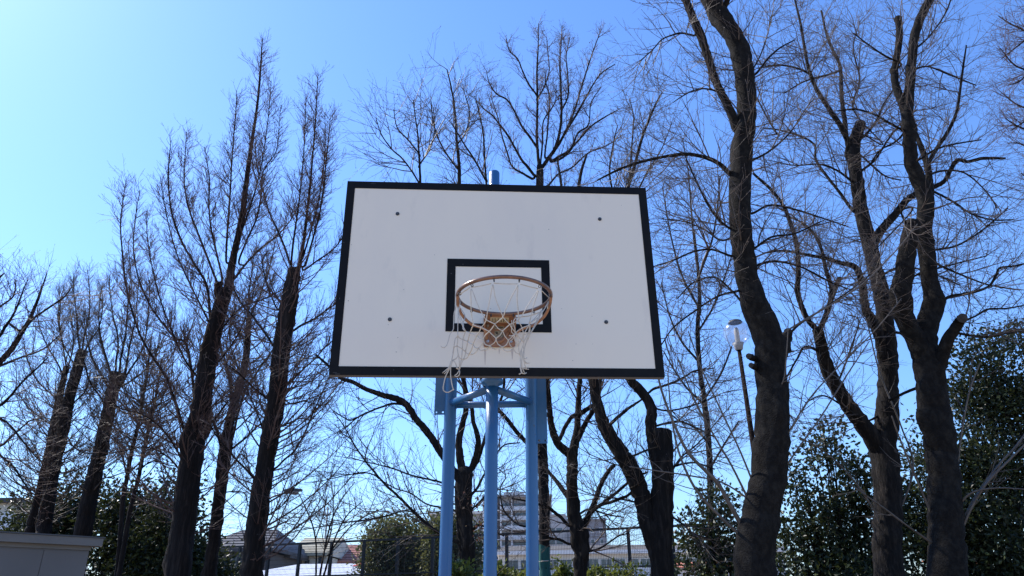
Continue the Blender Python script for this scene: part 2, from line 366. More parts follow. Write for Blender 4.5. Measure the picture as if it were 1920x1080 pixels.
def house(name, label, Y, x0, x1, y_eave, y_ridge, wall, roof, dep_=8, hip=.0, ridge=None, wins=(), gable='x'):
    """pitched house given by picture columns and rows at depth Y"""
    X0, X1 = xz(x0, 1050, Y)[0], xz(x1, 1050, Y)[0]; ze = xz((x0+x1)/2, y_eave, Y)[1]; zr = xz((x0+x1)/2, y_ridge, Y+dep_/2)[1]
    b = empty(name, ((X0+X1)/2, Y+dep_/2, 0)); W = X1-X0
    MB().bx(X0, X1, Y, Y+dep_, 0, ze-.15).build('wall', M[wall], b)
    o = .5; rx0, rx1 = X0+W*hip, X1-W*hip
    ox = o if hip else .12
    if hip == 0:
        rx0 -= ox; rx1 += ox
        for sx, xx in ((-1, X0-ox-.03), (1, X1+ox+.03)):
            MB().add([(xx-.02, Y, ze-.1), (xx-.02, Y+dep_, ze-.1), (xx-.02, Y+dep_/2, zr-.05), (xx+.02, Y, ze-.1), (xx+.02, Y+dep_, ze-.1), (xx+.02, Y+dep_/2, zr-.05)], [(0, 1, 2), (5, 4, 3), (0, 3, 4, 1), (1, 4, 5, 2), (2, 5, 3, 0)]).build('gable', M[wall], b)
    A = [(X0-ox, Y-o, ze-.14), (X1+ox, Y-o, ze-.14), (X1+ox, Y+dep_+o, ze-.14), (X0-ox, Y+dep_+o, ze-.14), (rx0, Y+dep_/2, zr), (rx1, Y+dep_/2, zr)]
    A += [(p[0], p[1], p[2]+.22) for p in A]
    r = MB().add(A, [(6, 7, 11, 10), (8, 9, 10, 11), (7, 8, 11), (9, 6, 10), (0, 4, 5, 1), (2, 5, 4, 3), (1, 5, 2), (3, 4, 0),
                     (0, 1, 7, 6), (1, 2, 8, 7), (2, 3, 9, 8), (3, 0, 6, 9)])
    rf = r.build('roof', M[roof], b)
    for q in range(7):          # tile courses
        t = (q+.5)/7; y = Y-o+(dep_/2+o)*t; zz = ze-.14+(zr-ze+.14)*t+.225
        a = X0-o+(rx0-X0+o)*t; c = X1+o+(rx1-X1-o)*t
        MB().box(((a+c)/2, y, zz+.006), (c-a, .16, .03)).build('tile_course', M[roof], rf)
    for (a, c, t, bt) in wins:
        f = MB().bx(xz(a, 1050, Y)[0], xz(c, 1050, Y)[0], Y-.07, Y-.002, xz(a, bt, Y)[1], xz(a, t, Y)[1]).build('window', M['dark_steel'], b)
        MB().bx(xz(a, 1050, Y)[0]+.08, xz(c, 1050, Y)[0]-.08, Y-.1, Y-.072, xz(a, bt, Y)[1]+.08, xz(a, t, Y)[1]-.08).build('pane', M['glass'], f)
    return tag(b, label, 'house')
house('tiled_house', 'dark house with hipped slate roof behind the left trunks', 48, 372, 500, 1031, 1000, 'dark_wall', 'tile_dark', 9, .22, wins=((440, 452, 1042, 1062),))
house('tiled_house', 'teal grey house with low dark roof between the dark house and the beige roof', 52, 476, 534, 1043, 1022, 'teal_wall', 'tile_dark', 8, .3, wins=((520, 528, 1046, 1062),))
house('tiled_house', 'cream house with broad beige roof left of the utility pole', 56, 540, 612, 1039, 1014, 'cream', 'tile_beige', 9, .0, wins=((546, 558, 1052, 1066), (572, 581, 1050, 1064), (598, 605, 1044, 1058)))
house('tiled_house', 'small house with faded pink tiled roof beside the round bush', 60, 614, 664, 1054, 1027, 'cream', 'tile_red', 8, .0, wins=((630, 642, 1058, 1070),))
# building corner far left
def corner_building():
    Y = 40; x1 = xz(27, 980, Y)[0]; zt = xz(10, 943, Y)[1]
    b = empty('flat_roofed_building', (x1-5, Y+4, 0))
    MB().bx(x1-10, x1, Y, Y+8, 0, zt).build('wall', M['cream'], b)
    MB().bx(x1-10.4, x1+.4, Y-.4, Y+8.4, zt+.003, zt+.22).build('roof', M['tile_dark'], b)
    MB().bx(x1-.75, x1-.2, Y-.06, Y-.002, zt-2.4, zt-.5).build('window', M['white_paint'], b)
    tag(b, 'pale flat roofed building at the far left behind the shrubs', 'building')
corner_building()
# carport with white sheet roof
def carport():
    Y = 33; a = at(430, 1077, Y); c = at(712, 1062, Y-3)
    z0 = xz(560, 1083, 30)[1]; z1 = xz(560, 1060, 40)[1]
    x0, x1 = xz(425, 1070, 30)[0], xz(716, 1070, 30)[0]
    b = empty('carport', ((x0+x1)/2, 34, 0)); nb = 9
    for i in range(nb):
        u, v = x0+(x1-x0)*i/nb, x0+(x1-x0)*(i+.97)/nb
        MB().add([(u, 30, z0), (v, 30, z0), (v, 40, z1), (u, 40, z1), (u, 30, z0+.06), (v, 30, z0+.06), (v, 40, z1+.06), (u, 40, z1+.06)],
                 [(0, 3, 2, 1), (4, 5, 6, 7), (0, 1, 5, 4), (1, 2, 6, 5), (2, 3, 7, 6), (3, 0, 4, 7)]).build('roof_sheet', M['white_roof'], b)
    for x in (x0+.3, (x0+x1)/2, x1-.4):
        MB().tube([(x, 30.3, 0), (x, 30.3, z0)], .06, 8).build('post', M['steel'], b)
        MB().tube([(x, 39.7, 0), (x, 39.7, z1)], .06, 8).build('post', M['steel'], b)
        MB().tube([(x, 30.0, z0-.07), (x, 40, z1-.07)], .05, 8).build('beam', M['lamp_grey'], b)
    tag(b, 'low white sheet roof sloping behind the dark mesh fence', 'carport')
    p = at(678, 1066, 37); c = MB()
    zz = z0+(z1-z0)*.7+.06; x = xz(678, 1064, 37)[0]
    c.lathe((x, 37, zz), [(.42, 0), (.42, .05), (.30, .07), (.04, .42), (0, .43)], 16)
    tag(c.build('red_cap', M['red']), 'small red cone shaped cap on the white sheet roof', 'roof cap')
carport()
def orange_roof():
    Y = 60; b = empty('market_shed', (xz(1320, 1055, Y)[0], Y+3, 0))
    for (a, c, t, bt) in ((1268, 1372, 1050, 1066), (1800, 1860, 1046, 1058)):
        X0, X1 = xz(a, 1055, Y)[0], xz(c, 1055, Y)[0]; zt, zb = xz(a, t, Y)[1], xz(a, bt, Y)[1]
        MB().bx(X0, X1, Y, Y+5, 0, zb).build('wall', M['pal_wall'], b)
        MB().add([(X0-.3, Y-.3, zb+.003), (X1+.3, Y-.3, zb+.003), (X1+.3, Y+5, zt), (X0-.3, Y+5, zt), (X0-.3, Y-.3, zb+.09), (X1+.3, Y-.3, zb+.09), (X1+.3, Y+5, zt+.09), (X0-.3, Y+5, zt+.09)],
                 [(0, 3, 2, 1), (4, 5, 6, 7), (0, 1, 5, 4), (1, 2, 6, 5), (2, 3, 7, 6), (3, 0, 4, 7)]).build('roof', M['orange'], b)
    tag(b, 'low shed with orange roof glimpsed through the dark shrubs', 'shed')
orange_roof()

# utility poles and wires
def pole(label, px, pyt, Y, wpx, arm_py, a0, a1, ins):
    p = at(px, pyt, Y); r = wpx/2*dep(px, pyt, Y)/F
    b = empty('utility_pole', (p[0], Y, 0))
    MB().tube([(p[0], Y, 0), (p[0], Y, p[2]*.6), (p[0], Y, p[2])], [r*1.35, r*1.1, r*.8], 12).build('pole', M['concrete'], b)
    for k, py in enumerate(arm_py):
        q0, q1 = at(a0, py, Y-.2), at(a1, py, Y-.2)
        MB().box(((q0[0]+q1[0])/2, Y-.24, q0[2]), (q1[0]-q0[0], .1, .1)).build('crossarm', M['lamp_grey'], b)
        for i in ins:
            x = q0[0]+(q1[0]-q0[0])*i
            MB().lathe((x, Y-.24, q0[2]+.05), [(.0, 0), (.05, 0), (.09, .06), (.05, .12), (.09, .18), (.05, .26), (0, .28)], 10).build('insulator', M['white_paint'], b)
    tag(b, label, 'utility pole')
pole('concrete utility pole with one long crossarm above the beige roof', 615, 951, 60, 4, (966,), 598, 620, (.04, .5, .96))
pole('small distant utility pole with two crossarms left of the beige roof', 533, 1010, 130, 2, (1018, 1022), 524, 541, (.05, .95))
pole('small distant utility pole above the pink tiled roof', 645, 1001, 130, 2, (1012, 1015), 639, 651, (.05, .95))
CL = ['uppermost thin black cable in the pale sky above the houses', 'second cable from the top in the pale sky above the houses', 'cable running left from the crossarm of the concrete utility pole', 'cable running right from the crossarm of the concrete utility pole', 'low cable just above the roofs, second from the bottom', 'lowest cable skimming the house roofs', 'cable sagging below the crossarm height, third from the bottom']
for ci, (a, b_, Y) in enumerate((((380, 952), (900, 944), 60), ((380, 962), (900, 948), 60), ((380, 972), (604, 965), 59.7), ((604, 965), (1000, 957), 59.7), ((380, 998), (760, 1003), 75), ((380, 1006), (760, 1008), 75), ((380, 986), (760, 1000), 75))):
    p, q = at(*a, Y), at(*b_, Y); t = np.linspace(0, 1, 16)[:, None]; pts = p*(1-t)+q*t; pts[:, 2] -= (4*t*(1-t))[:, 0]*.25
    tag(MB().tube(pts, .014, 5).build('power_line', M['wire']), CL[ci], 'cable', 'overhead cables above the houses')

# street lamp (arm) behind the metasequoia
def street_lamp():
    Y = 24; bx_, bz = xz(499, 945, Y); b = empty('street_lamp', (bx_, Y, 0))
    p1 = at(505, 935, Y); p2 = at(543, 923, Y)
    MB().tube([(bx_, Y, 0), (bx_, Y, bz*.6), (bx_, Y, bz)], [.09, .07, .05], 12).build('pole', M['lamp_grey'], b)
    MB().tube(resample([(bx_, Y, bz-.05), p1, (p1+p2)/2+np.array([0, 0, .03]), p2], 14)[0], .03, 8).build('arm', M['lamp_grey'], b)
    h = MB(); c = at(549, 921.5, Y); L = .30
    h.add([(c[0]+x*L, Y+y*.09, c[2]+z) for x, y, z in [(-1, -.5, .0), (-1, .5, .0), (-.2, 1, -.02), (1, .8, 0), (1, -.8, 0), (-.2, -1, -.02), (-1, -.5, .06), (-1, .5, .06), (-.2, 1, .10), (1, .8, .07), (1, -.8, .07), (-.2, -1, .10)]],
          [(0, 1, 2, 5), (5, 2, 3, 4), (6, 11, 8, 7), (11, 10, 9, 8), (0, 6, 7, 1), (1, 7, 8, 2), (2, 8, 9, 3), (3, 9, 10, 4), (4, 10, 11, 5), (5, 11, 6, 0)])
    h.build('lamp_head', M['lamp_grey'], b)
    d = MB(); d.lathe((c[0]+.06, Y, c[2]-.11), [(0, 0), (.09, .01), (.13, .05), (.14, .10)], 14); d.build('diffuser', M['diffuser'], b)
    tag(b, 'grey street lamp reaching out on a thin arm from behind a dark trunk', 'street lamp')
street_lamp()
def globe_lamp():
    Y = 13.0; c = at(1381, 624, Y); r = 24*dep(1381, 624, Y)/F
    b = empty('globe_lamp', (c[0], Y, 0))
    gl = MB(); n = 72; K = 15; prof = [(math.sin(a)*r, -math.cos(a)*r) for a in np.linspace(.28, math.pi-.1, K)]
    V = [[c[0]+(rr*(1+.018*(i % 2)))*math.cos(i*2*math.pi/n), Y+(rr*(1+.018*(i % 2)))*math.sin(i*2*math.pi/n), c[2]+z] for rr, z in prof for i in range(n)]
    gl.add(V, [(k*n+i, k*n+(i+1) % n, (k+1)*n+(i+1) % n, (k+1)*n+i) for k in range(K-1) for i in range(n)], True)
    gl.build('globe', M['globe'], b)
    MB().lathe((c[0], Y, c[2]+r*.83), [(r*.56, 0), (r*.5, .03), (r*.3, .055), (.0, .065)], 24).build('cap', M['lamp_grey'], b)
    MB().lathe((c[0], Y, c[2]-r*.72), [(.05, -.06), (.05, .05), (.045, .24), (.03, .28), (0, .285)], 16).build('bulb', M['diffuser'], b)
    MB().lathe((c[0], Y, c[2]-r-.09), [(.055, -.02), (.075, .0), (.085, .06), (.11, .12), (.0, .125)], 20).build('collar', M['diffuser'], b)
    MB().tube([(c[0], Y, 0), (c[0], Y, c[2]*.5), (c[0], Y, c[2]-r-.07)], [.07, .055, .036], 14).build('pole', M['brown_pole'], b)
    tag(b, 'clear ribbed globe lamp on a brown pole left of the big trunk', 'globe lamp')
globe_lamp()

# ------------------------------------------------------------------ mesh fence
def fence():
    H = 3.6; A = at_z(506, 1024, H); B = at_z(1300, 987, H); d = norm(B[:2]-A[:2]); perp = np.array([-d[1], d[0]])
    sp = 1.22; n0, n1 = -6, 26
    b = empty('mesh_fence', (A[0], A[1], 0)); Mx = np.array([[d[0], -d[1], 0], [d[1], d[0], 0], [0, 0, 1]])
    P = lambda s, z, o=0: np.array([A[0]+d[0]*s+perp[0]*o, A[1]+d[1]*s+perp[1]*o, z])
    post = panel = None
    for k in range(n0, n1+1):
        p = P(k*sp, 0)
        if post is None:
            post = MB().box(P(k*sp, H/2), (.085, .085, H), Mx).build('post', M['fence'], b)
            pm, p0 = post.data, p
        else:
            o = bpy.data.objects.new('post', pm); COL.objects.link(o); o.parent = b; o.location = p-p0
        if k == n1: break
        if panel is None:
            m = MB()
            for j in range(1, 26): m.box(P(k*sp+sp*j/26, H/2, .0), (.006, .006, H-.1), Mx)
            for z in np.arange(.15, H-.05, .15): m.box(P((k+.5)*sp, z, .008), (sp, .007, .007), Mx)
            panel = m.build('mesh_panel', M['fence'], b); mm = panel.data
        else:
            o = bpy.data.objects.new('mesh_panel', mm); COL.objects.link(o); o.parent = b; o.location = p-p0
    for z, t in ((H+.003+.03, .06), (2.62, .04), (1.9, .04)):
        s0, s1 = n0*sp-.05, n1*sp+.05
        MB().box(P((s0+s1)/2, z, -.07 if z < H else 0), (s1-s0, .06, t), Mx).build('rail', M['fence'], b)
    tag(b, 'tall dark mesh fence with square posts running behind the trees', 'fence')
fence()

# ------------------------------------------------------------------ grey shed, lower left
def shed():
    z = 2.32; A = at_z(195, 1008, z); B = at_z(0, 996.5, z); d = norm((B-A)[:2]); pr = np.array([d[1], -d[0]])
    if pr[1] < 0: pr = -pr
    L = 3.4; D = 2.2; b = empty('storage_shed', (A[0]+d[0]*L/2, A[1]+d[1]*L/2, 0))
    P = lambda s, q, zz: (A[0]+d[0]*s+pr[0]*q, A[1]+d[1]*s+pr[1]*q, zz)
    def blk(m, s0, s1, q0, q1, z0, z1):
        return m.add([P(s, q, zz) for s in (s0, s1) for q in (q0, q1) for zz in (z0, z1)],
                     [(0, 1, 3, 2), (4, 6, 7, 5), (0, 4, 5, 1), (2, 3, 7, 6), (0, 2, 6, 4), (1, 5, 7, 3)])
    r = blk(MB(), 0, L, 0, D, z-.085, z-.01).build('roof', M['shed_roof'], b)
    blk(MB(), -.012, L+.012, -.012, D+.012, z-.008, z+.004).build('roof_edge', M['dark_steel'], r)
    blk(MB(), .075, L-.07, .07, D-.07, z-.125, z-.0853).build('top_rail', M['shed_roof'], b)
    blk(MB(), .085, L-.08, .085, D-.08, 0, z-.127).build('wall', M['shed'], b)
    for s in np.arange(.08, L-.1, .42):
        blk(MB(), s+.004, s+.416, .078, .0835, .05, z-.14).build('wall_panel', M['shed'], b)
    tag(b, 'grey flat roofed storage shed cut off by the lower left corner', 'shed')
shed()
# ------------------------------------------------------------------ trees
def px3(pts, Y, dy=0.0, y0=0.0):
    """traced centre line (column, row, width) at depth Y, drifting dy towards its tip -> x,y,z,r"""
    out = []; n = len(pts)
    for i, (x, y, w_) in enumerate(pts):
        yy = Y+y0+dy*(i/max(1, n-1)); p = at(x, y, yy); out.append([*p, w_/2*dep(x, y, yy)/F])
    return np.array(out)

def limb_mesh(name, Q, m, parent, sides=10, cap=None, rough=.07, knots=0, to_ground=False):
    """a trunk or limb with an uneven, ridged skin; Q (K,4)"""
    if to_ground and Q[0, 2] > 0:
        d = Q[1, :3]-Q[0, :3]; d = d/max(d[2], 1e-3); b = Q[0].copy(); b[:3] = b[:3]-d*(b[2]+.15)*.9; b[2] = -.15; b[3] *= 1.28
        c = (Q[0]*.55+b*.45); c[3] = Q[0, 3]*1.03; Q = np.concatenate([[b, c], Q])
    L = np.linalg.norm(np.diff(Q[:, :3], axis=0), axis=1).sum(); rm = Q[:, 3].mean()
    K = int(np.clip(L/max(rm*.55, .03), 8, 150)); D, _ = resample(Q, K); P, R = D[:, :3], np.maximum(D[:, 3], .002)
    P = P+rng.normal(size=P.shape)*R[:, None]*.05*np.clip(np.arange(K)/3, 0, 1)[:, None]
    T = norm(np.gradient(P, axis=0)); ref = np.array([0, 1.0, 0]) if abs(norm(P[-1]-P[0])[1]) < .8 else np.array([1.0, 0, 0])
    U = norm(ref-(T@ref)[:, None]*T); V = np.cross(T, U); a = np.arange(sides)*2*math.pi/sides
    s = np.linspace(0, L, K)[:, None]; ph = rng.random(8)*6.28; q = 1/max(rm, .02)
    dis = (np.sin(2*a+ph[0]+s*.35*q*.3)*.35+np.sin(3*a+ph[1]-s*.25*q*.4)*.3+np.sin(5*a+ph[2]+s*.2*q)*.2+np.sin(s*.55*q+ph[3]+np.sin(a+ph[4]))*.35)*rough
    dis = dis+rng.normal(size=(K, sides))*rough*.38
    for _ in range(knots):
        kk, aa = rng.uniform(.05, .95)*K, rng.random()*6.28; da = (a-aa+math.pi) % (2*math.pi)-math.pi
        dis = dis+np.exp(-((np.arange(K)[:, None]-kk)/rng.uniform(1.2, 2.2))**2-(da/rng.uniform(.3, .5))**2)*rng.uniform(.2, .5)
    RR = R[:, None]*(1+dis)
    X = P[:, None]+RR[:, :, None]*(np.cos(a)[None, :, None]*U[:, None]+np.sin(a)[None, :, None]*V[:, None])
    k = np.arange(K-1)[:, None]; i = np.arange(sides)[None]
    q4 = np.stack([k*sides+i, k*sides+(i+1) % sides, (k+1)*sides+(i+1) % sides, (k+1)*sides+i], -1).reshape(-1, 4)
    Vv = X.reshape(-1, 3); c = np.array([P[-1]+T[-1]*R[-1]*(.12 if cap else .6)])
    tri = np.array([[(K-1)*sides+j, (K-1)*sides+(j+1) % sides, K*sides] for j in range(sides)])
    o = npmesh(name, np.concatenate([Vv, c]), q4, m, parent, True, tri)
    if cap:
        o.data.materials.append(M['cut']); n4 = len(q4)
        for j in range(sides): o.data.polygons[n4+j].material_index = 1; o.data.polygons[n4+j].use_smooth = False
    return D

CHERRY = dict(td=7, tl=(.4, 1.3), d1=4.0, l1=(.6, 2.1), a1=(30, 68), up1=.3, d2=8, l2=(.25, .95), a2=(25, 58), up2=.25, d3=7.5, l3=(.08, .34), a3=(22, 52), up3=.2, curl=.2, r1=.0095, r2=.0048, r3=.0030, bud=.35, thr=.09, wl=.76)
META = dict(td=17, tl=(.8, 2.7), tr=1.7, ta=(55, 92), tu=1.0, d1=8.5, l1=(.4, 1.3), a1=(28, 58), up1=.75, shrink=.72, d2=13, l2=(.15, .5), a2=(28, 52), up2=.35, d3=13, l3=(.05, .17), a3=(25, 48), up3=.25, curl=.1, r1=.008, r2=.0042, r3=.0028, bud=0, thr=.12, wl=.52, tw=2.4)
def cfg(base, **k): d = dict(base); d.update(k); return d

def tree(name, label, Y, trunk, limbs, g, bark='bark', twig='twig', cap=False, group=None, sides=24, t_from=.5, rough=.07, knots=0, cat='tree', extra=None, ground=True, shoots=None):
    Qt = px3(trunk, Y); b = empty(name, (Qt[0, 0], Qt[0, 1], 0)); tag(b, label, cat, group)
    Dt = limb_mesh('trunk', Qt, M[bark], b, sides, cap, rough, knots, ground)
    src, tsrc = [], []
    K = 26
    src.append(resample(px3(trunk, Y)[int(len(trunk)*t_from):], K)[0])
    paths = [Dt]
    for L in limbs:
        dy, pts = L[0], L[1]; o = L[2] if len(L) > 2 else {}
        wm = max(p[2] for p in pts); kw = 1 if (o.get('cap') or wm > 16) else g.get('wl', .85)
        pts = [(a_, b_, c_*kw) for a_, b_, c_ in pts]
        Q = px3(pts, Y, dy, o.get('y0', 0)); wmax = wm*kw
        A = np.concatenate(paths); dd = np.hypot(A[:, 0]-Q[0, 0], A[:, 2]-Q[0, 2])-A[:, 3]*.5; j = int(dd.argmin())
        if dd[j] < .45 and not o.get('free'):          # grow out of the nearest trunk or limb
            Q = px3(pts, Y, dy, A[j, 1]-Y)
            k0 = max(0, j-2) if A[j, 2]-A[max(0, j-2), 2] > -.5 else j
            root_ = A[j].copy(); root_[3] = min(Q[0, 3]*1.15, A[j, 3]*.85)
            if np.linalg.norm(root_[:3]-Q[0, :3]) > .03: Q = np.concatenate([[root_], Q])
        Dl = limb_mesh('limb', Q, M[o.get('bark', bark)], b, 16 if wmax > 16 else (10 if wmax > 7 else 6), o.get('cap', False), rough*(1 if wmax > 8 else .8), 2 if o.get('cap') else 0)
        paths.append(Dl)
        if o.get('grow', True): src.append(resample(Q, K)[0])
    src = np.array(src); P0, R0 = src[:, :, :3], src[:, :, 3]
    thin = R0.mean(1) < g['thr']
    l1 = []
    P1, R1 = spawn(P0[1:], R0[1:], g['d1']*1.3, .12, 1, g['a1'], g['l1'], 7, g['up1'], g['curl'], g['r1'], .0022, g.get('shrink', .45))
    Pt, Rt = spawn(P0[:1], R0[:1], g['td'], 0, 1, g.get('ta', (50, 85)), g['tl'], 7, g.get('tu', g['up1']*.8), g['curl'], g['r1']*g.get('tr', 1.25), .0025, .5)
    P1 = np.concatenate([P1, Pt]); R1 = np.concatenate([R1, Rt])
    l1.append((P1, R1))
    P2, R2 = spawn(P1, R1, g['d2'], .15, 1, g['a2'], g['l2'], 5, g['up2'], g['curl'], g['r2'], .0019, .35)
    P2b, R2b = spawn(P0[thin], R0[thin], g['d2']*g.get('tw', .8), .2, 1, g['a2'], g['l2'], 5, g['up2'], g['curl'], g['r2'], .0019, .35)
    P2 = np.concatenate([P2, P2b]); R2 = np.concatenate([R2, R2b])
    P3, R3 = spawn(P2, R2, g['d3'], .2, 1, g['a3'], g['l3'], 2 if Y > 11.6 else 3, g['up3'], g['curl'], g['r3'], .0016, .3)
    P3b, R3b = spawn(P1, R1, g['d3']*.35, .3, 1, g['a3'], g['l3'], 2 if Y > 11.6 else 3, g['up3'], g['curl'], g['r3'], .0016, .3)
    P3 = np.concatenate([P3, P3b]); R3 = np.concatenate([R3, R3b])
    vs, qs, off = [], [], 0
    for P, R, n in ((P1, R1, 4), (P2, R2, 3), (P3, R3, 3)):
        if len(P) == 0: continue
        v, q = tubes(P, R, n); vs.append(v); qs.append(q+off); off += len(v)
    if g['bud'] > 0 and len(P3):
        tip = np.concatenate([P2[:, -1], P3[:, -1]]); tip = tip[rng.random(len(tip)) < g['bud']]
        r = rng.uniform(.005, .011, len(tip)); d = norm(rng.normal(size=(len(tip), 3))+np.array([0, 0, .6]))
        PP = tip[:, None]+d[:, None]*(np.array([-.6, .4, 1.6])[None, :, None]*r[:, None, None]); RR = r[:, None]*np.array([.3, .7, .1])[None]
        v, q = tubes(PP, RR, 4); vs.append(v); qs.append(q+off); off += len(v)
    c = npmesh('crown', np.concatenate(vs), np.concatenate(qs), M[twig], b, True); tag(c, kind='stuff')
    if shoots:
        v_, q_, of = [], [], 0
        for dy, pts in shoots:
            limb_mesh('shoot', px3([(a_, b_, c_*.75) for a_, b_, c_ in pts], Y, dy), M['shoot'], b, 6, False, .04)
            s1 = resample(px3(pts, Y, dy), K)[0][None]
            Pa, Ra = spawn(s1[:, :, :3], s1[:, :, 3], 4.5, .2, 1, (25, 55), (.25, .8), 6, .3, .3, .005, .0018, .4)
            Pb, Rb = spawn(Pa, Ra, 6, .2, 1, (25, 55), (.08, .3), 4, .2, .3, .003, .0016, .3)
            for P, R in ((Pa, Ra), (Pb, Rb)):
                if len(P): v, q = tubes(P, R, 4); v_.append(v); q_.append(q+of); of += len(v)
        tag(npmesh('shoot_twigs', np.concatenate(v_), np.concatenate(q_), M['shoot'], b, True), kind='stuff')
    return b, src

# ---- big trunk right of the board (M)
tree('bare_tree', 'massive dark bare tree with S bent trunk just right of the backboard', 9.0,
  [(1414, 1080, 76), (1415, 1040, 73), (1422, 990, 70), (1431, 940, 63), (1441, 890, 62), (1446, 840, 61), (1448, 790, 61), (1447, 715, 56), (1445, 665, 55), (1440, 635, 54), (1424, 590, 52), (1406, 540, 43), (1397, 490, 42), (1388, 430, 40), (1386, 390, 39), (1388, 340, 40), (1392, 290, 39), (1399, 220, 35), (1399, 170, 35), (1391, 110, 35), (1378, 75, 34), (1360, 45, 34), (1338, 10, 34), (1318, -30, 30), (1300, -80, 26)],
  [(-.5, [(1384, 245, 18), (1368, 205, 16), (1350, 170, 15), (1336, 135, 15), (1325, 100, 15), (1313, 65, 16), (1302, 40, 15), (1290, 10, 14), (1278, -30, 12), (1262, -80, 9)]),
   (-.3, [(1350, 30, 14), (1362, 5, 14), (1372, -25, 12), (1380, -70, 9)]),
   (-.8, [(1374, 330, 13), (1350, 308, 11), (1330, 298, 10), (1305, 291, 9), (1280, 289, 9), (1240, 295, 8), (1200, 304, 7), (1160, 318, 6), (1120, 338, 4)]),
   (-.6, [(1304, 65, 6), (1290, 64, 5), (1275, 62, 5), (1257, 67, 4), (1240, 75, 3.5), (1222, 95, 3), (1200, 114, 2)]),
   (-.7, [(1348, 172, 5), (1332, 168, 4.5), (1315, 166, 4), (1297, 171, 3.5), (1280, 180, 3), (1262, 192, 2)]),
   (.5, [(1460, 668, 26), (1472, 640, 22), (1478, 622, 15)], {'cap': True, 'grow': False}),
   (.8, [(1474, 634, 8), (1500, 607, 6), (1545, 578, 5), (1600, 540, 4), (1650, 500, 2.5)]),
   (-.2, [(1416, 672, 12), (1404, 668, 11)], {'cap': True, 'grow': False}), (-.2, [(1420, 690, 12), (1408, 685, 10)], {'cap': True, 'grow': False}),
   (-.6, [(1372, 430, 6), (1348, 412, 5.5), (1328, 385, 5), (1308, 345, 4), (1290, 305, 3), (1282, 285, 2)]),
   (-.7, [(1372, 480, 6), (1335, 468, 5), (1300, 472, 4.5), (1262, 488, 4), (1225, 500, 3)]),
   (-.5, [(1385, 545, 6), (1345, 556, 5), (1300, 585, 4.5), (1262, 615, 4), (1238, 650, 3)]),
   (.9, [(1374, 445, 6), (1350, 450, 5), (1320, 430, 4), (1280, 415, 3), (1235, 410, 2)]),
   (.9, [(1396, 570, 6), (1372, 545, 5), (1340, 520, 4.5), (1300, 530, 4), (1270, 560, 2.5)]),
   (.8, [(1408, 300, 6), (1440, 285, 5), (1480, 250, 4), (1510, 205, 3), (1530, 180, 2)]),
   (-.4, [(1415, 140, 6), (1440, 110, 5), (1462, 90, 4), (1490, 75, 3)]),
   (.5, [(1404, 140, 5), (1425, 105, 4), (1440, 60, 3), (1450, 15, 2)]),
   (-.5, [(1408, 470, 6), (1445, 445, 5), (1490, 438, 4), (1540, 415, 3)]),
   (.7, [(1412, 500, 7), (1450, 490, 6), (1500, 500, 5), (1560, 530, 4), (1600, 545, 3)]),
   (.8, [(1410, 400, 6), (1442, 385, 5), (1480, 390, 5), (1530, 405, 4), (1590, 425, 3)])],
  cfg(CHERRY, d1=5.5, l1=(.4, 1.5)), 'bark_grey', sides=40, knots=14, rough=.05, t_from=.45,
  shoots=[(-.5, [(1390, 985, 12), (1368, 945, 11), (1345, 905, 10), (1320, 880, 9), (1290, 848, 8), (1268, 805, 7), (1250, 760, 6), (1236, 715, 5.5), (1228, 660, 4), (1220, 580, 3)]),
          (-.3, [(1395, 1010, 9), (1350, 968, 8), (1310, 925, 7), (1285, 880, 6), (1268, 830, 5), (1258, 770, 4), (1252, 700, 3)]),
          (-.6, [(1400, 930, 6), (1370, 870, 5), (1335, 810, 4.5), (1300, 745, 4), (1270, 670, 3)]),
          (-.4, [(1410, 900, 5), (1385, 840, 4.5), (1352, 770, 4), (1315, 690, 3.5), (1290, 620, 2.5)]),
          (-.4, [(1455, 905, 5), (1490, 850, 4.5), (1540, 780, 4), (1590, 700, 3.5), (1630, 640, 2.5)]),
          (-.5, [(1462, 840, 5), (1485, 800, 5), (1520, 745, 4), (1570, 690, 3.5), (1640, 620, 3), (1690, 560, 2)]),
          (-.5, [(1455, 660, 6), (1448, 640, 4), (1500, 605, 5), (1560, 570, 4.5), (1620, 530, 4), (1680, 470, 3), (1720, 420, 2)]),
          (-.4, [(1420, 760, 4), (1445, 740, 5), (1468, 715, 4), (1475, 660, 3), (1478, 600, 2)]),
          (-.3, [(1410, 940, 5), (1355, 905, 4), (1300, 893, 4), (1240, 884, 3.5), (1180, 875, 3)])])

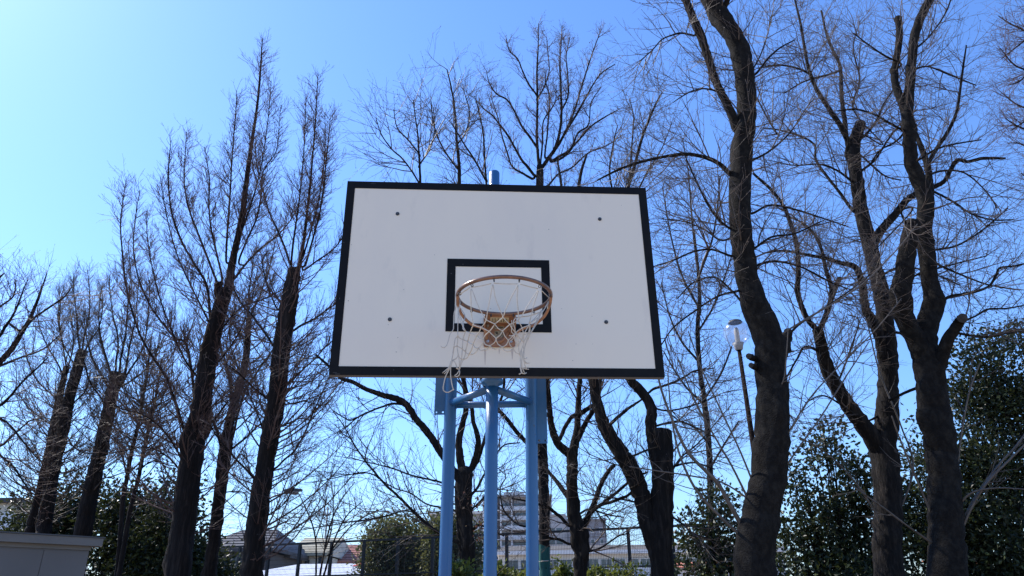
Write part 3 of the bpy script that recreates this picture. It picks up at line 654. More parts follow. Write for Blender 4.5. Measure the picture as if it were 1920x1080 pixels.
# ---- tree N
tree('bare_tree', 'rough barked bare tree with forked leaning limb between two bigger dark trunks', 11.5,
  [(1666, 1080, 52), (1664, 1010, 48), (1664, 940, 47), (1660, 880, 49), (1657, 840, 50), (1663, 790, 42), (1665, 735, 36), (1665, 690, 35), (1664, 640, 33), (1659, 590, 29), (1650, 540, 28), (1637, 490, 26), (1628, 450, 26), (1616, 400, 24), (1608, 350, 23), (1603, 310, 23), (1601, 275, 22), (1607, 252, 20), (1613, 232, 18)],
  [(-.7, [(1655, 850, 36), (1625, 805, 32), (1595, 765, 29), (1575, 735, 27), (1556, 702, 25), (1545, 672, 23), (1538, 637, 21), (1532, 617, 20)]),
   (-.5, [(1534, 622, 15), (1518, 603, 14), (1505, 580, 14), (1495, 545, 13), (1497, 510, 12), (1494, 463, 11), (1484, 425, 10), (1470, 388, 9), (1447, 357, 8), (1412, 325, 6)], {'y0': -.7}),
   (.4, [(1534, 622, 14), (1545, 600, 13), (1557, 565, 13), (1559, 540, 12), (1552, 518, 10), (1547, 500, 9), (1540, 467, 8), (1525, 437, 7), (1500, 415, 5), (1470, 405, 4)], {'y0': -.7}),
   (.3, [(1557, 566, 9), (1566, 540, 9), (1574, 522, 9)], {'y0': -.6, 'cap': True}),
   (-.8, [(1660, 690, 22), (1648, 630, 19), (1634, 600, 17), (1622, 574, 15), (1617, 530, 13), (1602, 500, 11), (1576, 493, 8), (1551, 485, 7), (1514, 478, 6), (1470, 470, 4), (1430, 475, 3)]),
   (-.5, [(1593, 285, 15), (1588, 262, 13), (1575, 235, 13), (1555, 205, 12), (1530, 165, 10), (1516, 128, 8), (1508, 85, 7), (1500, 40, 6), (1488, -10, 4)]),
   (.6, [(1586, 255, 12), (1583, 220, 11), (1578, 180, 10), (1575, 125, 8), (1562, 95, 7), (1550, 65, 6), (1540, 20, 4)]),
   (.7, [(1600, 395, 8), (1575, 362, 7), (1550, 330, 7), (1530, 300, 6), (1527, 272, 5), (1500, 255, 5), (1462, 244, 4), (1430, 240, 3)]),
   (-.9, [(1636, 458, 17), (1655, 428, 15), (1680, 400, 14), (1700, 375, 12), (1722, 362, 11), (1745, 353, 9), (1770, 340, 8), (1783, 318, 8), (1795, 300, 7), (1815, 303, 6), (1845, 297, 6), (1885, 297, 4)]),
   (.6, [(1612, 262, 7), (1640, 232, 6), (1660, 190, 5), (1690, 150, 3)]),
   (-.5, [(1520, 140, 6), (1495, 128, 5), (1460, 122, 4), (1420, 128, 3)], {'y0': -.4}),
   (-.5, [(1576, 130, 6), (1560, 138, 5), (1510, 152, 4), (1470, 175, 3)], {'y0': .4}),
   (.5, [(1456, 250, 5), (1455, 248, 5), (1437, 218, 4), (1420, 185, 3)], {'y0': -1}),
   (.4, [(1655, 270, 3), (1600, 205, 4), (1612, 150, 4), (1600, 90, 3), (1612, 40, 2)]),
   (-.6, [(1604, 345, 6), (1570, 320, 5), (1535, 308, 4), (1490, 310, 3), (1440, 300, 2)]),
   (-.4, [(1608, 325, 7), (1640, 300, 6), (1665, 262, 5), (1690, 230, 4), (1720, 205, 3)]),
   (.5, [(1612, 290, 5), (1635, 310, 5), (1660, 330, 4), (1690, 338, 3)]),
   (-.7, [(1538, 660, 7), (1510, 650, 6), (1495, 672, 5), (1470, 720, 4), (1462, 770, 3)], {'y0': -.6}),
   (-.7, [(1650, 780, 7), (1620, 790, 5), (1590, 768, 5), (1545, 742, 4), (1510, 755, 3)]),
   (.4, [(1572, 715, 5), (1600, 640, 4), (1610, 600, 3), (1590, 590, 3)], {'y0': -.6}),
   (-.6, [(1650, 560, 6), (1690, 540, 5), (1720, 515, 5), (1790, 495, 4), (1850, 480, 3)]),
   (.6, [(1646, 520, 6), (1690, 500, 5), (1740, 510, 4), (1800, 535, 3)])],
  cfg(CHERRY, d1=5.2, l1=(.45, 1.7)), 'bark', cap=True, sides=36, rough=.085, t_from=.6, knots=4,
  shoots=[(-.6, [(1672, 1040, 6), (1640, 960, 5), (1600, 900, 4.5), (1550, 850, 4), (1500, 820, 3)]), (-.5, [(1676, 985, 5), (1712, 880, 5), (1690, 800, 4), (1650, 700, 3.5), (1625, 600, 3)])])

# ---- tree O
tree('bare_tree', 'pollarded bare tree with three sawn tops, furthest right of the big trunks', 10.0,
  [(1777, 1080, 70), (1775, 1030, 64), (1774, 990, 60), (1771, 935, 58), (1769, 890, 57), (1763, 840, 57), (1757, 790, 56), (1750, 750, 53), (1745, 715, 50), (1736, 680, 46), (1735, 650, 42), (1738, 615, 38), (1747, 585, 36), (1750, 565, 37), (1746, 540, 29), (1740, 500, 28), (1737, 470, 29), (1732, 430, 28), (1736, 385, 28), (1729, 355, 27), (1718, 330, 26), (1708, 300, 24), (1705, 250, 22), (1701, 215, 20), (1704, 185, 18), (1707, 150, 17), (1711, 100, 16), (1715, 65, 16), (1724, 38, 16), (1735, 15, 16), (1743, 0, 15)],
  [(.3, [(1700, 222, 16), (1692, 195, 15), (1681, 165, 14), (1677, 140, 13), (1681, 110, 12), (1686, 75, 12), (1686, 50, 12), (1684, 34, 13)], {'cap': True}),
   (-.3, [(1733, 670, 42), (1720, 640, 37), (1700, 605, 35), (1688, 575, 36), (1688, 548, 37), (1695, 510, 33), (1703, 465, 31), (1708, 435, 28), (1712, 414, 26)], {'cap': True, 'grow': False}),
   (.5, [(1740, 385, 16), (1745, 360, 16), (1741, 325, 16), (1736, 300, 15), (1724, 268, 12), (1716, 245, 8)], {'grow': False}),
   (-.4, [(1738, 310, 11), (1752, 285, 10), (1772, 255, 9), (1785, 232, 8), (1795, 205, 7), (1800, 170, 6), (1806, 125, 5), (1812, 85, 3)], {'y0': .4}),
   (-.6, [(1752, 730, 26), (1760, 695, 24), (1768, 665, 23), (1776, 640, 22), (1790, 618, 20), (1800, 602, 18), (1805, 596, 18)], {'cap': True, 'grow': False}),
   (-.3, [(1801, 606, 6), (1830, 592, 5), (1852, 580, 5), (1890, 578, 4), (1930, 570, 3)], {'y0': -.6}),
   (.4, [(1795, 625, 7), (1840, 632, 6), (1880, 626, 5), (1930, 620, 4)], {'y0': -.5}),
   (-.5, [(1766, 565, 9), (1780, 556, 8), (1805, 552, 8), (1835, 545, 7), (1856, 535, 6), (1868, 515, 6), (1875, 502, 5), (1900, 499, 5), (1940, 490, 3)]),
   (.7, [(1742, 640, 9), (1710, 632, 9), (1690, 625, 8), (1668, 622, 6)], {'grow': False}),
   (.7, [(1745, 730, 9), (1720, 728, 8), (1700, 735, 7), (1668, 750, 6)], {'grow': False}),
   (-.4, [(1752, 360, 6), (1790, 380, 5), (1820, 400, 4.5), (1860, 412, 4), (1900, 412, 3)]),
   (.5, [(1745, 490, 6), (1790, 510, 5), (1840, 530, 4), (1880, 540, 3)]),
   (-.5, [(1742, 470, 6), (1790, 462, 5), (1830, 440, 4.5), (1862, 415, 4), (1890, 390, 3)]),
   (.6, [(1740, 330, 6), (1770, 320, 5), (1810, 325, 4), (1850, 360, 3), (1870, 390, 3)]),
   (-.5, [(1695, 245, 7), (1670, 232, 6), (1640, 215, 5), (1605, 205, 5), (1570, 208, 3)]),
   (-.5, [(1690, 120, 5), (1660, 105, 5), (1630, 85, 4), (1600, 62, 3)]),
   (.5, [(1702, 240, 6), (1680, 265, 5), (1650, 282, 4), (1630, 310, 3)]),
   (.4, [(1718, 90, 5), (1745, 65, 4), (1775, 20, 4), (1790, -30, 2)]),
   (-.4, [(1722, 300, 5), (1755, 280, 5), (1790, 270, 4), (1840, 262, 3)]),
   (.4, [(1712, 130, 5), (1740, 125, 4), (1780, 140, 4), (1830, 160, 3)]),
   (-.6, [(1700, 420, 5), (1690, 395, 5), (1710, 395, 4), (1640, 470, 3)])],
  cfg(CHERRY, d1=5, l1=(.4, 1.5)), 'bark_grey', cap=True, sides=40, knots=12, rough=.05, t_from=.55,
  shoots=[(-.5, [(1800, 1000, 7), (1825, 945, 6), (1855, 900, 6), (1895, 860, 5), (1940, 815, 4)]), (-.4, [(1800, 985, 6), (1830, 930, 5), (1870, 875, 5), (1910, 830, 4), (1950, 770, 3)]),
          (-.6, [(1790, 960, 5), (1820, 925, 5), (1870, 915, 4), (1930, 918, 3)]), (-.3, [(1795, 890, 5), (1800, 830, 5), (1812, 760, 4), (1822, 720, 4), (1838, 680, 3)]),
          (-.4, [(1750, 1020, 6), (1700, 985, 5), (1660, 955, 5), (1625, 930, 4), (1590, 905, 3)]), (-.4, [(1745, 960, 5), (1715, 890, 5), (1690, 830, 4), (1672, 780, 3)])])

# ---- tree K
tree('bare_tree', 'thick double stemmed bare tree with flat sawn top below the right backboard corner', 12.0,
  [(1242, 1080, 43), (1241, 1040, 42), (1240, 1000, 41), (1241, 965, 40), (1242, 930, 40), (1243, 890, 39), (1243, 850, 38), (1241, 808, 38)],
  [(.2, [(1240, 1075, 24), (1232, 1040, 30), (1222, 1005, 33), (1213, 975, 32), (1206, 943, 31), (1198, 915, 32), (1188, 890, 32), (1175, 865, 32), (1160, 843, 29), (1148, 825, 26), (1138, 808, 25), (1130, 790, 23), (1123, 765, 20), (1118, 745, 20), (1114, 720, 19), (1110, 690, 17), (1102, 640, 14), (1094, 560, 12), (1086, 470, 10), (1080, 400, 8), (1088, 330, 6), (1100, 290, 4)]),
   (.5, [(1232, 870, 24), (1224, 830, 22), (1220, 795, 21), (1222, 770, 20), (1216, 752, 19), (1202, 733, 18), (1184, 714, 17), (1170, 690, 15), (1158, 620, 13), (1155, 520, 11), (1160, 430, 9), (1175, 360, 8), (1190, 310, 6), (1205, 255, 5), (1225, 205, 4), (1240, 175, 2)]),
   (.4, [(1140, 800, 9), (1153, 787, 9), (1165, 777, 9), (1178, 766, 8), (1187, 760, 7), (1205, 748, 5)], {'y0': .2, 'grow': False}),
   (-.5, [(1224, 730, 7), (1240, 725, 6), (1265, 716, 6), (1285, 706, 5), (1303, 695, 4), (1340, 690, 3)], {'y0': .4}),
   (-.5, [(1262, 875, 6), (1280, 870, 5), (1305, 868, 4.5), (1340, 880, 3)]),
   (-.6, [(1155, 835, 7), (1180, 855, 6), (1210, 845, 5), (1235, 838, 4)], {'grow': False}),
   (.7, [(1160, 430, 6), (1190, 370, 5), (1215, 320, 4), (1240, 280, 3), (1260, 230, 2)], {'y0': .5}),
   (.4, [(1165, 400, 6), (1180, 330, 5), (1185, 270, 4), (1188, 220, 3), (1180, 185, 2)], {'y0': .5}),
   (-.4, [(1160, 450, 6), (1150, 370, 5), (1143, 320, 5), (1150, 270, 4), (1158, 235, 2)], {'y0': .5}),
   (.5, [(1250, 900, 6), (1275, 860, 5), (1310, 830, 4), (1345, 790, 3), (1370, 760, 2)]),
   (.4, [(1225, 800, 6), (1270, 790, 5), (1300, 800, 4), (1340, 820, 3)]),
   (-.4, [(1215, 760, 5), (1250, 770, 4.5), (1300, 760, 4), (1350, 740, 2.5)]),
   (-.7, [(1240, 960, 6), (1270, 975, 5), (1300, 1000, 4), (1330, 1010, 3)]),
   (.5, [(1205, 945, 5), (1160, 935, 4), (1120, 930, 3), (1080, 915, 2)])],
  cfg(CHERRY, d1=5, l1=(.4, 1.5)), 'bark', cap=True, sides=32, rough=.07, t_from=.5, knots=5)

# ---- tree J
tree('bare_tree', 'dark many limbed bare tree beside the green wrapped trunk, right of the blue posts', 12.5,
  [(1088, 1080, 25), (1089, 1055, 25), (1091, 1030, 28), (1086, 1005, 31), (1079, 975, 27), (1073, 945, 23), (1072, 905, 21), (1073, 870, 20), (1073, 850, 21)],
  [(-.4, [(1072, 855, 17), (1062, 845, 16), (1047, 834, 15), (1038, 812, 14), (1033, 790, 12), (1030, 765, 11), (1029, 744, 10), (1026, 715, 9), (1020, 640, 8), (1000, 540, 6), (985, 440, 5)]),
   (.3, [(1075, 845, 17), (1080, 818, 15), (1083, 798, 12), (1084, 770, 11), (1085, 744, 10), (1087, 712, 9), (1090, 640, 8), (1075, 540, 7), (1062, 440, 6), (1052, 345, 5), (1045, 300, 3)]),
   (-.3, [(1079, 835, 13), (1090, 810, 13), (1101, 788, 12), (1111, 772, 11), (1121, 750, 10), (1125, 720, 8), (1140, 620, 7), (1150, 500, 5)]),
   (.3, [(1050, 822, 10), (1060, 800, 10), (1072, 782, 11), (1085, 777, 12), (1097, 770, 12), (1108, 762, 11), (1125, 755, 9)], {'y0': -.2, 'grow': False}),
   (.3, [(1094, 990, 14), (1102, 970, 15), (1112, 950, 15), (1119, 930, 13), (1124, 915, 12), (1134, 895, 11), (1144, 880, 10), (1152, 872, 9)]),
   (-.3, [(1096, 975, 10), (1115, 955, 10), (1130, 944, 9), (1148, 930, 8), (1166, 915, 7), (1190, 895, 6), (1215, 885, 4)]),
   (-.5, [(1130, 946, 8), (1150, 940, 8), (1165, 934, 8), (1178, 928, 7), (1200, 905, 4)], {'y0': -.2}),
   (-.3, [(1066, 985, 9), (1052, 970, 9), (1040, 961, 9), (1030, 952, 8), (1018, 948, 7), (990, 940, 5), (960, 935, 4)]),
   (.4, [(1072, 940, 14), (1064, 930, 13), (1054, 917, 12), (1044, 903, 10), (1030, 886, 9), (1018, 870, 7)], {'grow': False}),
   (-.4, [(1068, 1020, 7), (1050, 1012, 7), (1030, 1008, 6), (1000, 990, 5), (975, 985, 5), (955, 970, 5), (942, 950, 4), (938, 915, 4), (948, 895, 3), (942, 870, 2)]),
   (.4, [(1098, 1035, 7), (1120, 1030, 6), (1138, 1020, 5), (1160, 1005, 4), (1180, 1000, 3)]),
   (.4, [(1085, 965, 6), (1105, 955, 5), (1140, 965, 4), (1170, 970, 3)])],
  cfg(CHERRY, d1=5.2, l1=(.35, 1.2)), 'bark', sides=28, rough=.11, t_from=.4, knots=12)

# ---- tree I/L behind the right post, fan shaped crown above the board
c3 = lambda x, y, w_: (660+x/3, 20+y/3, w_)
tree('bare_tree', 'tall slim bare tree whose fan shaped crown rises above the backboard', 16.0,
  [(1022, 1080, 19), (1021, 1000, 19), (1020, 930, 20), (1018, 870, 19), (1014, 800, 18), (1010, 705, 17), (1009, 600, 16), (1010, 480, 15), (1011, 380, 15), (1012, 335, 14), (1012, 310, 12)],
  [(.5, [c3(1055, 900, 10), c3(1045, 800, 9), c3(1040, 700, 8), c3(1043, 500, 7), c3(1040, 350, 6), c3(1047, 210, 4), c3(1048, 130, 3), c3(1050, 70, 2)]),
   (-.5, [c3(1070, 880, 11), c3(1105, 830, 10), c3(1140, 780, 10), c3(1165, 700, 8), c3(1178, 590, 7), c3(1175, 450, 6), c3(1170, 280, 4), c3(1178, 160, 3), c3(1182, 80, 2)]),
   (.6, [c3(1140, 785, 8), c3(1175, 730, 8), c3(1220, 640, 7), c3(1255, 550, 6), c3(1282, 460, 5), c3(1310, 370, 4.5), c3(1335, 290, 4), c3(1370, 190, 3), c3(1400, 110, 2)], {'y0': -.2}),
   (-.7, [c3(1165, 750, 7), c3(1210, 670, 6), c3(1265, 580, 6), c3(1320, 480, 5), c3(1360, 410, 4), c3(1405, 350, 4), c3(1480, 300, 2)], {'y0': -.3}),
   (.8, [c3(1125, 845, 8), c3(1165, 820, 8), c3(1210, 795, 7), c3(1250, 755, 6), c3(1290, 710, 6), c3(1345, 650, 5), c3(1420, 600, 4), c3(1500, 555, 2)]),
   (-.8, [c3(1120, 850, 7), c3(1180, 830, 6), c3(1235, 775, 6), c3(1270, 690, 5), c3(1330, 640, 4), c3(1345, 520, 3), c3(1400, 430, 2)]),
   (.6, [c3(1040, 770, 7), c3(1000, 710, 7), c3(955, 650, 6), c3(930, 600, 6), c3(905, 550, 5), c3(870, 500, 5), c3(810, 465, 4), c3(770, 400, 3), c3(755, 335, 2)]),
   (-.5, [c3(1035, 470, 5), c3(995, 415, 5), c3(960, 340, 4), c3(930, 270, 4), c3(885, 225, 3), c3(868, 160, 2)]),
   (-.7, [c3(1025, 925, 8), c3(990, 880, 8), c3(955, 840, 7), c3(915, 770, 6), c3(875, 700, 6), c3(830, 640, 5), c3(790, 590, 4), c3(740, 550, 4), c3(690, 495, 2)]),
   (.7, [c3(1015, 945, 7), c3(960, 915, 6), c3(900, 875, 5), c3(870, 790, 5), c3(840, 690, 4), c3(820, 600, 3), c3(780, 480, 2)]),
   (.3, [c3(1085, 820, 6), c3(1098, 700, 5), c3(1105, 600, 5), c3(1112, 500, 4), c3(1090, 400, 3), c3(1085, 330, 2)]),
   (-.4, [c3(1060, 860, 6), c3(1072, 740, 5), c3(1078, 620, 4), c3(1140, 520, 3), c3(1150, 420, 2)]),
   (.5, [c3(1180, 560, 5), c3(1215, 480, 5), c3(1215, 380, 4), c3(1205, 260, 3), c3(1225, 150, 2)], {'y0': -.4}),
   (-.5, [c3(1040, 500, 5), c3(1085, 420, 4), c3(1110, 330, 3), c3(1100, 230, 2), c3(1095, 150, 2)], {'y0': .3}),
   (-.6, [(1018, 862, 14), (1002, 845, 13), (981, 823, 12), (965, 805, 12), (955, 791, 11), (945, 779, 11), (935, 768, 10), (918, 742, 8), (900, 705, 7), (885, 640, 5)]),
   (.6, [c3(1100, 985, 6), c3(1160, 920, 5), c3(1240, 880, 4.5), c3(1330, 800, 4), c3(1430, 760, 3.5), c3(1520, 700, 2)])],
  cfg(CHERRY, d1=6, l1=(.35, 1.1), a1=(25, 52), up1=.35, d2=9, l2=(.16, .5), d3=11, l3=(.05, .17), bud=.7, r1=.009, r2=.0052, r3=.0036, td=2, wl=.68), 'bark', 'twig_red', sides=24, t_from=.75)

# ---- tree H left of the centre post
tree('bare_tree', 'bare tree with long arching left limb standing between the left and centre blue posts', 11.0,
  [(878, 1080, 33), (876, 1045, 32), (874, 1010, 31), (871, 975, 30), (870, 940, 32), (870, 905, 33), (872, 882, 30)],
  [(-.5, [(866, 905, 17), (848, 880, 15), (828, 850, 14), (817, 832, 14), (807, 817, 13), (795, 803, 13), (782, 788, 12), (767, 765, 12), (757, 755, 12), (746, 749, 12), (732, 745, 11), (718, 741, 10), (700, 735, 9), (682, 728, 8), (663, 717, 8), (650, 713, 7), (637, 708, 6), (615, 685, 5), (592, 665, 4)]),
   (-.2, [(755, 758, 6), (735, 757, 6), (713, 764, 5), (697, 770, 5), (681, 777, 5), (668, 784, 4), (655, 788, 4), (640, 780, 3), (625, 770, 3)], {'y0': -.3}),
   (.4, [(868, 890, 17), (862, 855, 15), (861, 825, 13), (867, 795, 11), (873, 770, 10), (872, 735, 9), (868, 700, 8), (855, 600, 8), (850, 480, 7), (858, 390, 7), (861, 340, 7), (860, 300, 6), (856, 260, 5), (852, 200, 4), (845, 160, 3), (838, 130, 2)]),
   (-.3, [(878, 888, 15), (888, 868, 14), (894, 848, 14), (897, 825, 13), (892, 805, 12), (887, 790, 11), (885, 765, 11), (876, 738, 10), (868, 712, 9), (830, 600, 8), (803, 480, 7), (790, 390, 7), (788, 340, 6), (786, 295, 5), (783, 250, 4), (778, 215, 3), (775, 188, 2)], {'bark': 'bark_grey'}),
   (.5, [(886, 880, 11), (897, 860, 10), (905, 835, 9), (915, 805, 8), (928, 775, 7), (945, 720, 7), (940, 600, 6), (925, 480, 6), (915, 390, 6), (912, 345, 5), (908, 290, 5), (906, 250, 4), (898, 210, 3), (890, 180, 2)]),
   (-.4, [(787, 345, 5), (768, 315, 4), (752, 295, 4), (735, 280, 3.5), (715, 252, 3), (705, 222, 2)], {'y0': -.3}),
   (.4, [(786, 310, 4), (805, 280, 4), (815, 245, 3), (812, 200, 2)], {'y0': -.3}),
   (-.3, [(787, 290, 4), (765, 262, 4), (745, 240, 3), (738, 205, 2)], {'y0': -.3}),
   (-.4, [(861, 320, 5), (835, 285, 4), (820, 255, 4), (812, 225, 3), (808, 190, 2)], {'y0': .4}),
   (.4, [(858, 270, 4), (875, 245, 3), (880, 210, 3), (868, 165, 2)], {'y0': .4}),
   (-.5, [(912, 340, 5), (890, 300, 5), (870, 270, 4), (855, 245, 3), (842, 225, 2)], {'y0': .5}),
   (-.4, [(868, 1020, 10), (848, 1012, 9), (822, 998, 8), (800, 982, 8), (774, 958, 7), (758, 942, 7), (744, 928, 6), (726, 912, 6), (711, 896, 5), (700, 882, 5), (689, 870, 4.5), (675, 850, 4), (663, 832, 4), (652, 812, 3), (641, 793, 2.5), (625, 772, 2)]),
   (-.5, [(858, 915, 6), (826, 904, 5.5), (805, 899, 5), (785, 895, 5), (762, 888, 4), (741, 880, 4), (720, 874, 3.5), (700, 869, 3), (678, 864, 3), (655, 857, 2)]),
   (-.4, [(711, 898, 4), (700, 890, 3.5), (680, 886, 3), (655, 890, 3), (628, 896, 2.5), (600, 902, 2), (570, 905, 1.5)], {'y0': -.3}),
   (-.4, [(775, 960, 4), (755, 958, 4), (722, 968, 4), (690, 974, 3.5), (660, 978, 3), (625, 984, 3), (585, 990, 2.5), (545, 998, 2)], {'y0': -.2}),
   (.4, [(862, 960, 6), (830, 952, 5), (800, 945, 4), (770, 925, 4), (740, 915, 3), (715, 900, 2)]),
   (-.3, [(858, 985, 4), (880, 960, 5), (905, 935, 5), (918, 915, 4), (930, 880, 3)]),
   (.5, [(880, 930, 7), (895, 915, 7), (905, 895, 6), (925, 860, 5), (945, 835, 4), (975, 830, 3)]),
   (-.5, [(882, 1000, 7), (895, 985, 6), (915, 990, 5), (945, 1005, 4)])],
  cfg(CHERRY, d1=5, l1=(.4, 1.4), bud=.3), 'bark', sides=30, rough=.09, t_from=.5, knots=8)

# ---- metasequoias, left group
c5 = lambda x, y, w_: (160+x/1.929, 40+y/1.929, w_)
c2 = lambda x, y, w_: (280+x/1.862, 500+y/1.862, w_)
MG = 'conical bare trees along the left'
tree('bare_conifer', 'tallest conical bare tree of the left group, with a pointed feathery top', 12.5,
  [c2(98, 1090, 46), c2(107, 1000, 45), c2(125, 850, 43), c2(145, 700, 42), c2(160, 600, 38), c2(185, 450, 34), c2(210, 300, 33), c2(232, 200, 29), c2(254, 120, 26), c2(268, 80, 24)],
  [(.1, [c2(262, 110, 19), c2(278, 65, 17), c5(530, 880, 14), c5(548, 800, 12), c5(568, 700, 11), c5(580, 600, 9), c5(592, 510, 8), c5(603, 430, 6.5), c5(613, 370, 5.5), c5(622, 300, 4.5), c5(630, 220, 4), c5(635, 150, 3), c5(638, 100, 2.2), c5(641, 60, 1.5)]),
   (0, [c2(245, 110, 14), c2(240, 85, 15), c2(243, 58, 15)], {'cap': True, 'grow': False}),
   (-.5, [c2(215, 200, 10), c5(440, 960, 9), c5(390, 870, 8.5), c5(350, 800, 8), c5(325, 735, 7), c5(310, 680, 6.5), c5(302, 610, 5.5), c5(300, 550, 5), c5(305, 480, 3.5), c5(310, 430, 2)]),
   (.5, [c5(475, 940, 9), c5(440, 850, 8), c5(405, 760, 7), c5(378, 690, 6), c5(362, 620, 5), c5(357, 550, 4), c5(362, 470, 3), c5(366, 400, 2)]),
   (-.5, [c5(495, 930, 8), c5(475, 840, 7), c5(455, 750, 6), c5(447, 660, 5), c5(450, 580, 4), c5(440, 510, 3), c5(432, 455, 2)]),
   (.5, [c5(510, 870, 8), c5(512, 790, 7.5), c5(518, 700, 7), c5(525, 600, 6), c5(530, 500, 5), c5(538, 400, 4), c5(545, 310, 3), c5(547, 250, 2)]),
   (-.4, [c5(535, 840, 8), c5(565, 760, 7), c5(590, 690, 6), c5(615, 610, 5), c5(635, 530, 4), c5(648, 450, 3.5), c5(660, 360, 3), c5(668, 280, 2.5), c5(672, 215, 1.5)]),
   (.5, [c5(540, 930, 9), c5(570, 890, 8), c5(610, 845, 7), c5(655, 805, 6), c5(700, 770, 5), c5(745, 715, 4), c5(770, 670, 3)]),
   (-.6, [c5(555, 870, 7), c5(585, 790, 6.5), c5(620, 710, 6), c5(637, 620, 5), c5(645, 540, 4), c5(690, 470, 3), c5(700, 390, 2.5), c5(706, 310, 1.5)]),
   (-.4, [c2(150, 690, 11), (343, 800, 10), (315, 715, 9), (290, 675, 8.5), (265, 633, 8), (250, 590, 7), (238, 545, 6.5), (230, 480, 5.5), (226, 420, 4.5), (230, 380, 3.5), (237, 335, 2)]),
   (.5, [c2(170, 560, 10), (352, 655, 9), (328, 633, 8), (300, 600, 7), (277, 564, 6), (258, 515, 5), (250, 460, 4), (255, 400, 3), (262, 358, 2)]),
   (-.5, [c2(190, 420, 9), (365, 700, 7), (345, 672, 7), (320, 615, 6), (300, 560, 5), (285, 500, 4), (276, 440, 3), (275, 395, 2)]),
   (.4, [c2(130, 800, 8), (335, 880, 7), (305, 850, 6), (270, 838, 5), (235, 845, 4), (205, 850, 3)]),
   (-.6, [c2(135, 750, 8), (335, 850, 7), (300, 800, 6), (262, 775, 5), (225, 765, 4), (200, 740, 3)]),
   (-.5, [c2(205, 400, 7), (400, 690, 6), (425, 660, 5), (450, 620, 4), (470, 570, 3), (480, 520, 2)]),
   (.5, [c2(190, 520, 7), (400, 760, 6), (430, 730, 5), (455, 700, 4), (478, 690, 3)]),
   (-.4, [c2(175, 620, 6), (385, 810, 6), (410, 775, 5), (430, 750, 4), (445, 745, 3)]),
   (-.7, [c2(235, 250, 8), (425, 605, 7), (455, 575, 6), (495, 560, 5), (535, 540, 4), (570, 520, 3)]),
   (-.4, [c2(225, 230, 7), (385, 590, 7), (360, 540, 6), (335, 485, 5), (318, 430, 4), (308, 380, 3), (300, 330, 2)])],
  META, 'bark_red', 'twig_red', sides=32, rough=.06, t_from=.12, group=MG, knots=5)
tree('bare_conifer', 'conical bare tree with a sawn shoulder beside the left edge of the backboard', 11.5,
  [c2(350, 1090, 44), c2(358, 1060, 42), c2(370, 950, 38), c2(388, 800, 36), c2(404, 700, 33), c2(420, 600, 33), c2(445, 450, 32), c2(460, 300, 32), c2(475, 200, 31), c2(492, 100, 29), c2(500, 40, 23), c2(503, 8, 20)],
  [(.1, [c2(505, 75, 15), c2(522, 40, 14), c5(770, 910, 13), c5(785, 830, 11.5), c5(798, 730, 10), c5(808, 640, 8.5), c5(817, 550, 7), c5(825, 450, 6), c5(832, 370, 5), c5(836, 290, 4), c5(839, 230, 3), c5(841, 190, 2)]),
   (-.4, [c5(745, 880, 8), c5(752, 800, 7.5), c5(762, 730, 6.5), c5(773, 650, 5.5), c5(782, 570, 5), c5(790, 470, 4), c5(795, 380, 3), c5(797, 300, 2.5), c5(798, 265, 1.5)]),
   (.5, [c5(742, 880, 9), c5(718, 810, 8), c5(692, 750, 7), c5(665, 690, 6), c5(645, 620, 5.5), c5(628, 560, 4), c5(618, 500, 3), c5(615, 440, 2)]),
   (-.4, [c5(795, 880, 8), c5(825, 780, 7), c5(848, 690, 6), c5(862, 600, 5), c5(872, 500, 4), c5(880, 420, 3), c5(886, 350, 2)]),
   (.5, [c5(785, 860, 7), c5(815, 760, 6), c5(845, 640, 5), c5(860, 540, 4), c5(868, 440, 3), c5(866, 330, 2)]),
   (-.5, [c5(790, 900, 7), c5(840, 865, 6), c5(890, 830, 5), c5(925, 790, 4), c5(950, 740, 3)]),
   (.4, [c2(498, 225, 9), c2(530, 205, 8), c2(580, 180, 7), c2(620, 150, 6), c2(655, 125, 5), c2(690, 80, 4)]),
   (-.4, [c2(478, 415, 8), c2(505, 390, 7), c2(540, 355, 6), c2(580, 320, 5), c2(610, 285, 4.5), c2(640, 258, 4), c2(670, 230, 3)]),
   (.4, [c2(438, 705, 8), c2(470, 675, 7), c2(505, 645, 7), c2(530, 605, 6), c2(552, 560, 6), c2(572, 510, 5), c2(592, 465, 5), c2(612, 420, 4), c2(630, 380, 3)]),
   (-.4, [c2(418, 465, 8), c2(385, 440, 7), c2(350, 410, 6), c2(310, 370, 5), c2(270, 340, 4)]),
   (.6, [c2(440, 285, 10), c2(410, 240, 9), c2(380, 200, 8), c2(355, 165, 7), c2(330, 140, 7), c2(305, 100, 6), c2(290, 60, 5), c2(285, 20, 4)]),
   (-.3, [c2(372, 745, 9), c2(340, 710, 8), c2(310, 680, 8), c2(280, 645, 7), c2(250, 610, 6), c2(228, 580, 5), c2(210, 545, 4)]),
   (.5, [c2(402, 580, 7), c2(385, 535, 6), c2(368, 490, 6), c2(352, 455, 5), c2(338, 420, 4), c2(325, 380, 3)]),
   (-.3, [c2(468, 465, 6), c2(500, 480, 5), c2(540, 470, 4), c2(580, 480, 3), c2(620, 490, 2)]),
   (.4, [c2(455, 560, 6), c2(490, 545, 5), c2(530, 530, 4), c2(570, 540, 3)]),
   (-.4, [c2(412, 868, 6), c2(440, 852, 5), c2(470, 828, 4), c2(495, 790, 3.5), c2(520, 750, 3)]),
   (.3, [c2(450, 150, 6), c2(425, 100, 6), c2(405, 40, 5), c2(395, -20, 4), c5(660, 830, 3)])],
  cfg(META, d1=6.5), 'bark_red', 'twig_red', cap=True, sides=32, rough=.06, t_from=.15, group=MG, knots=5)
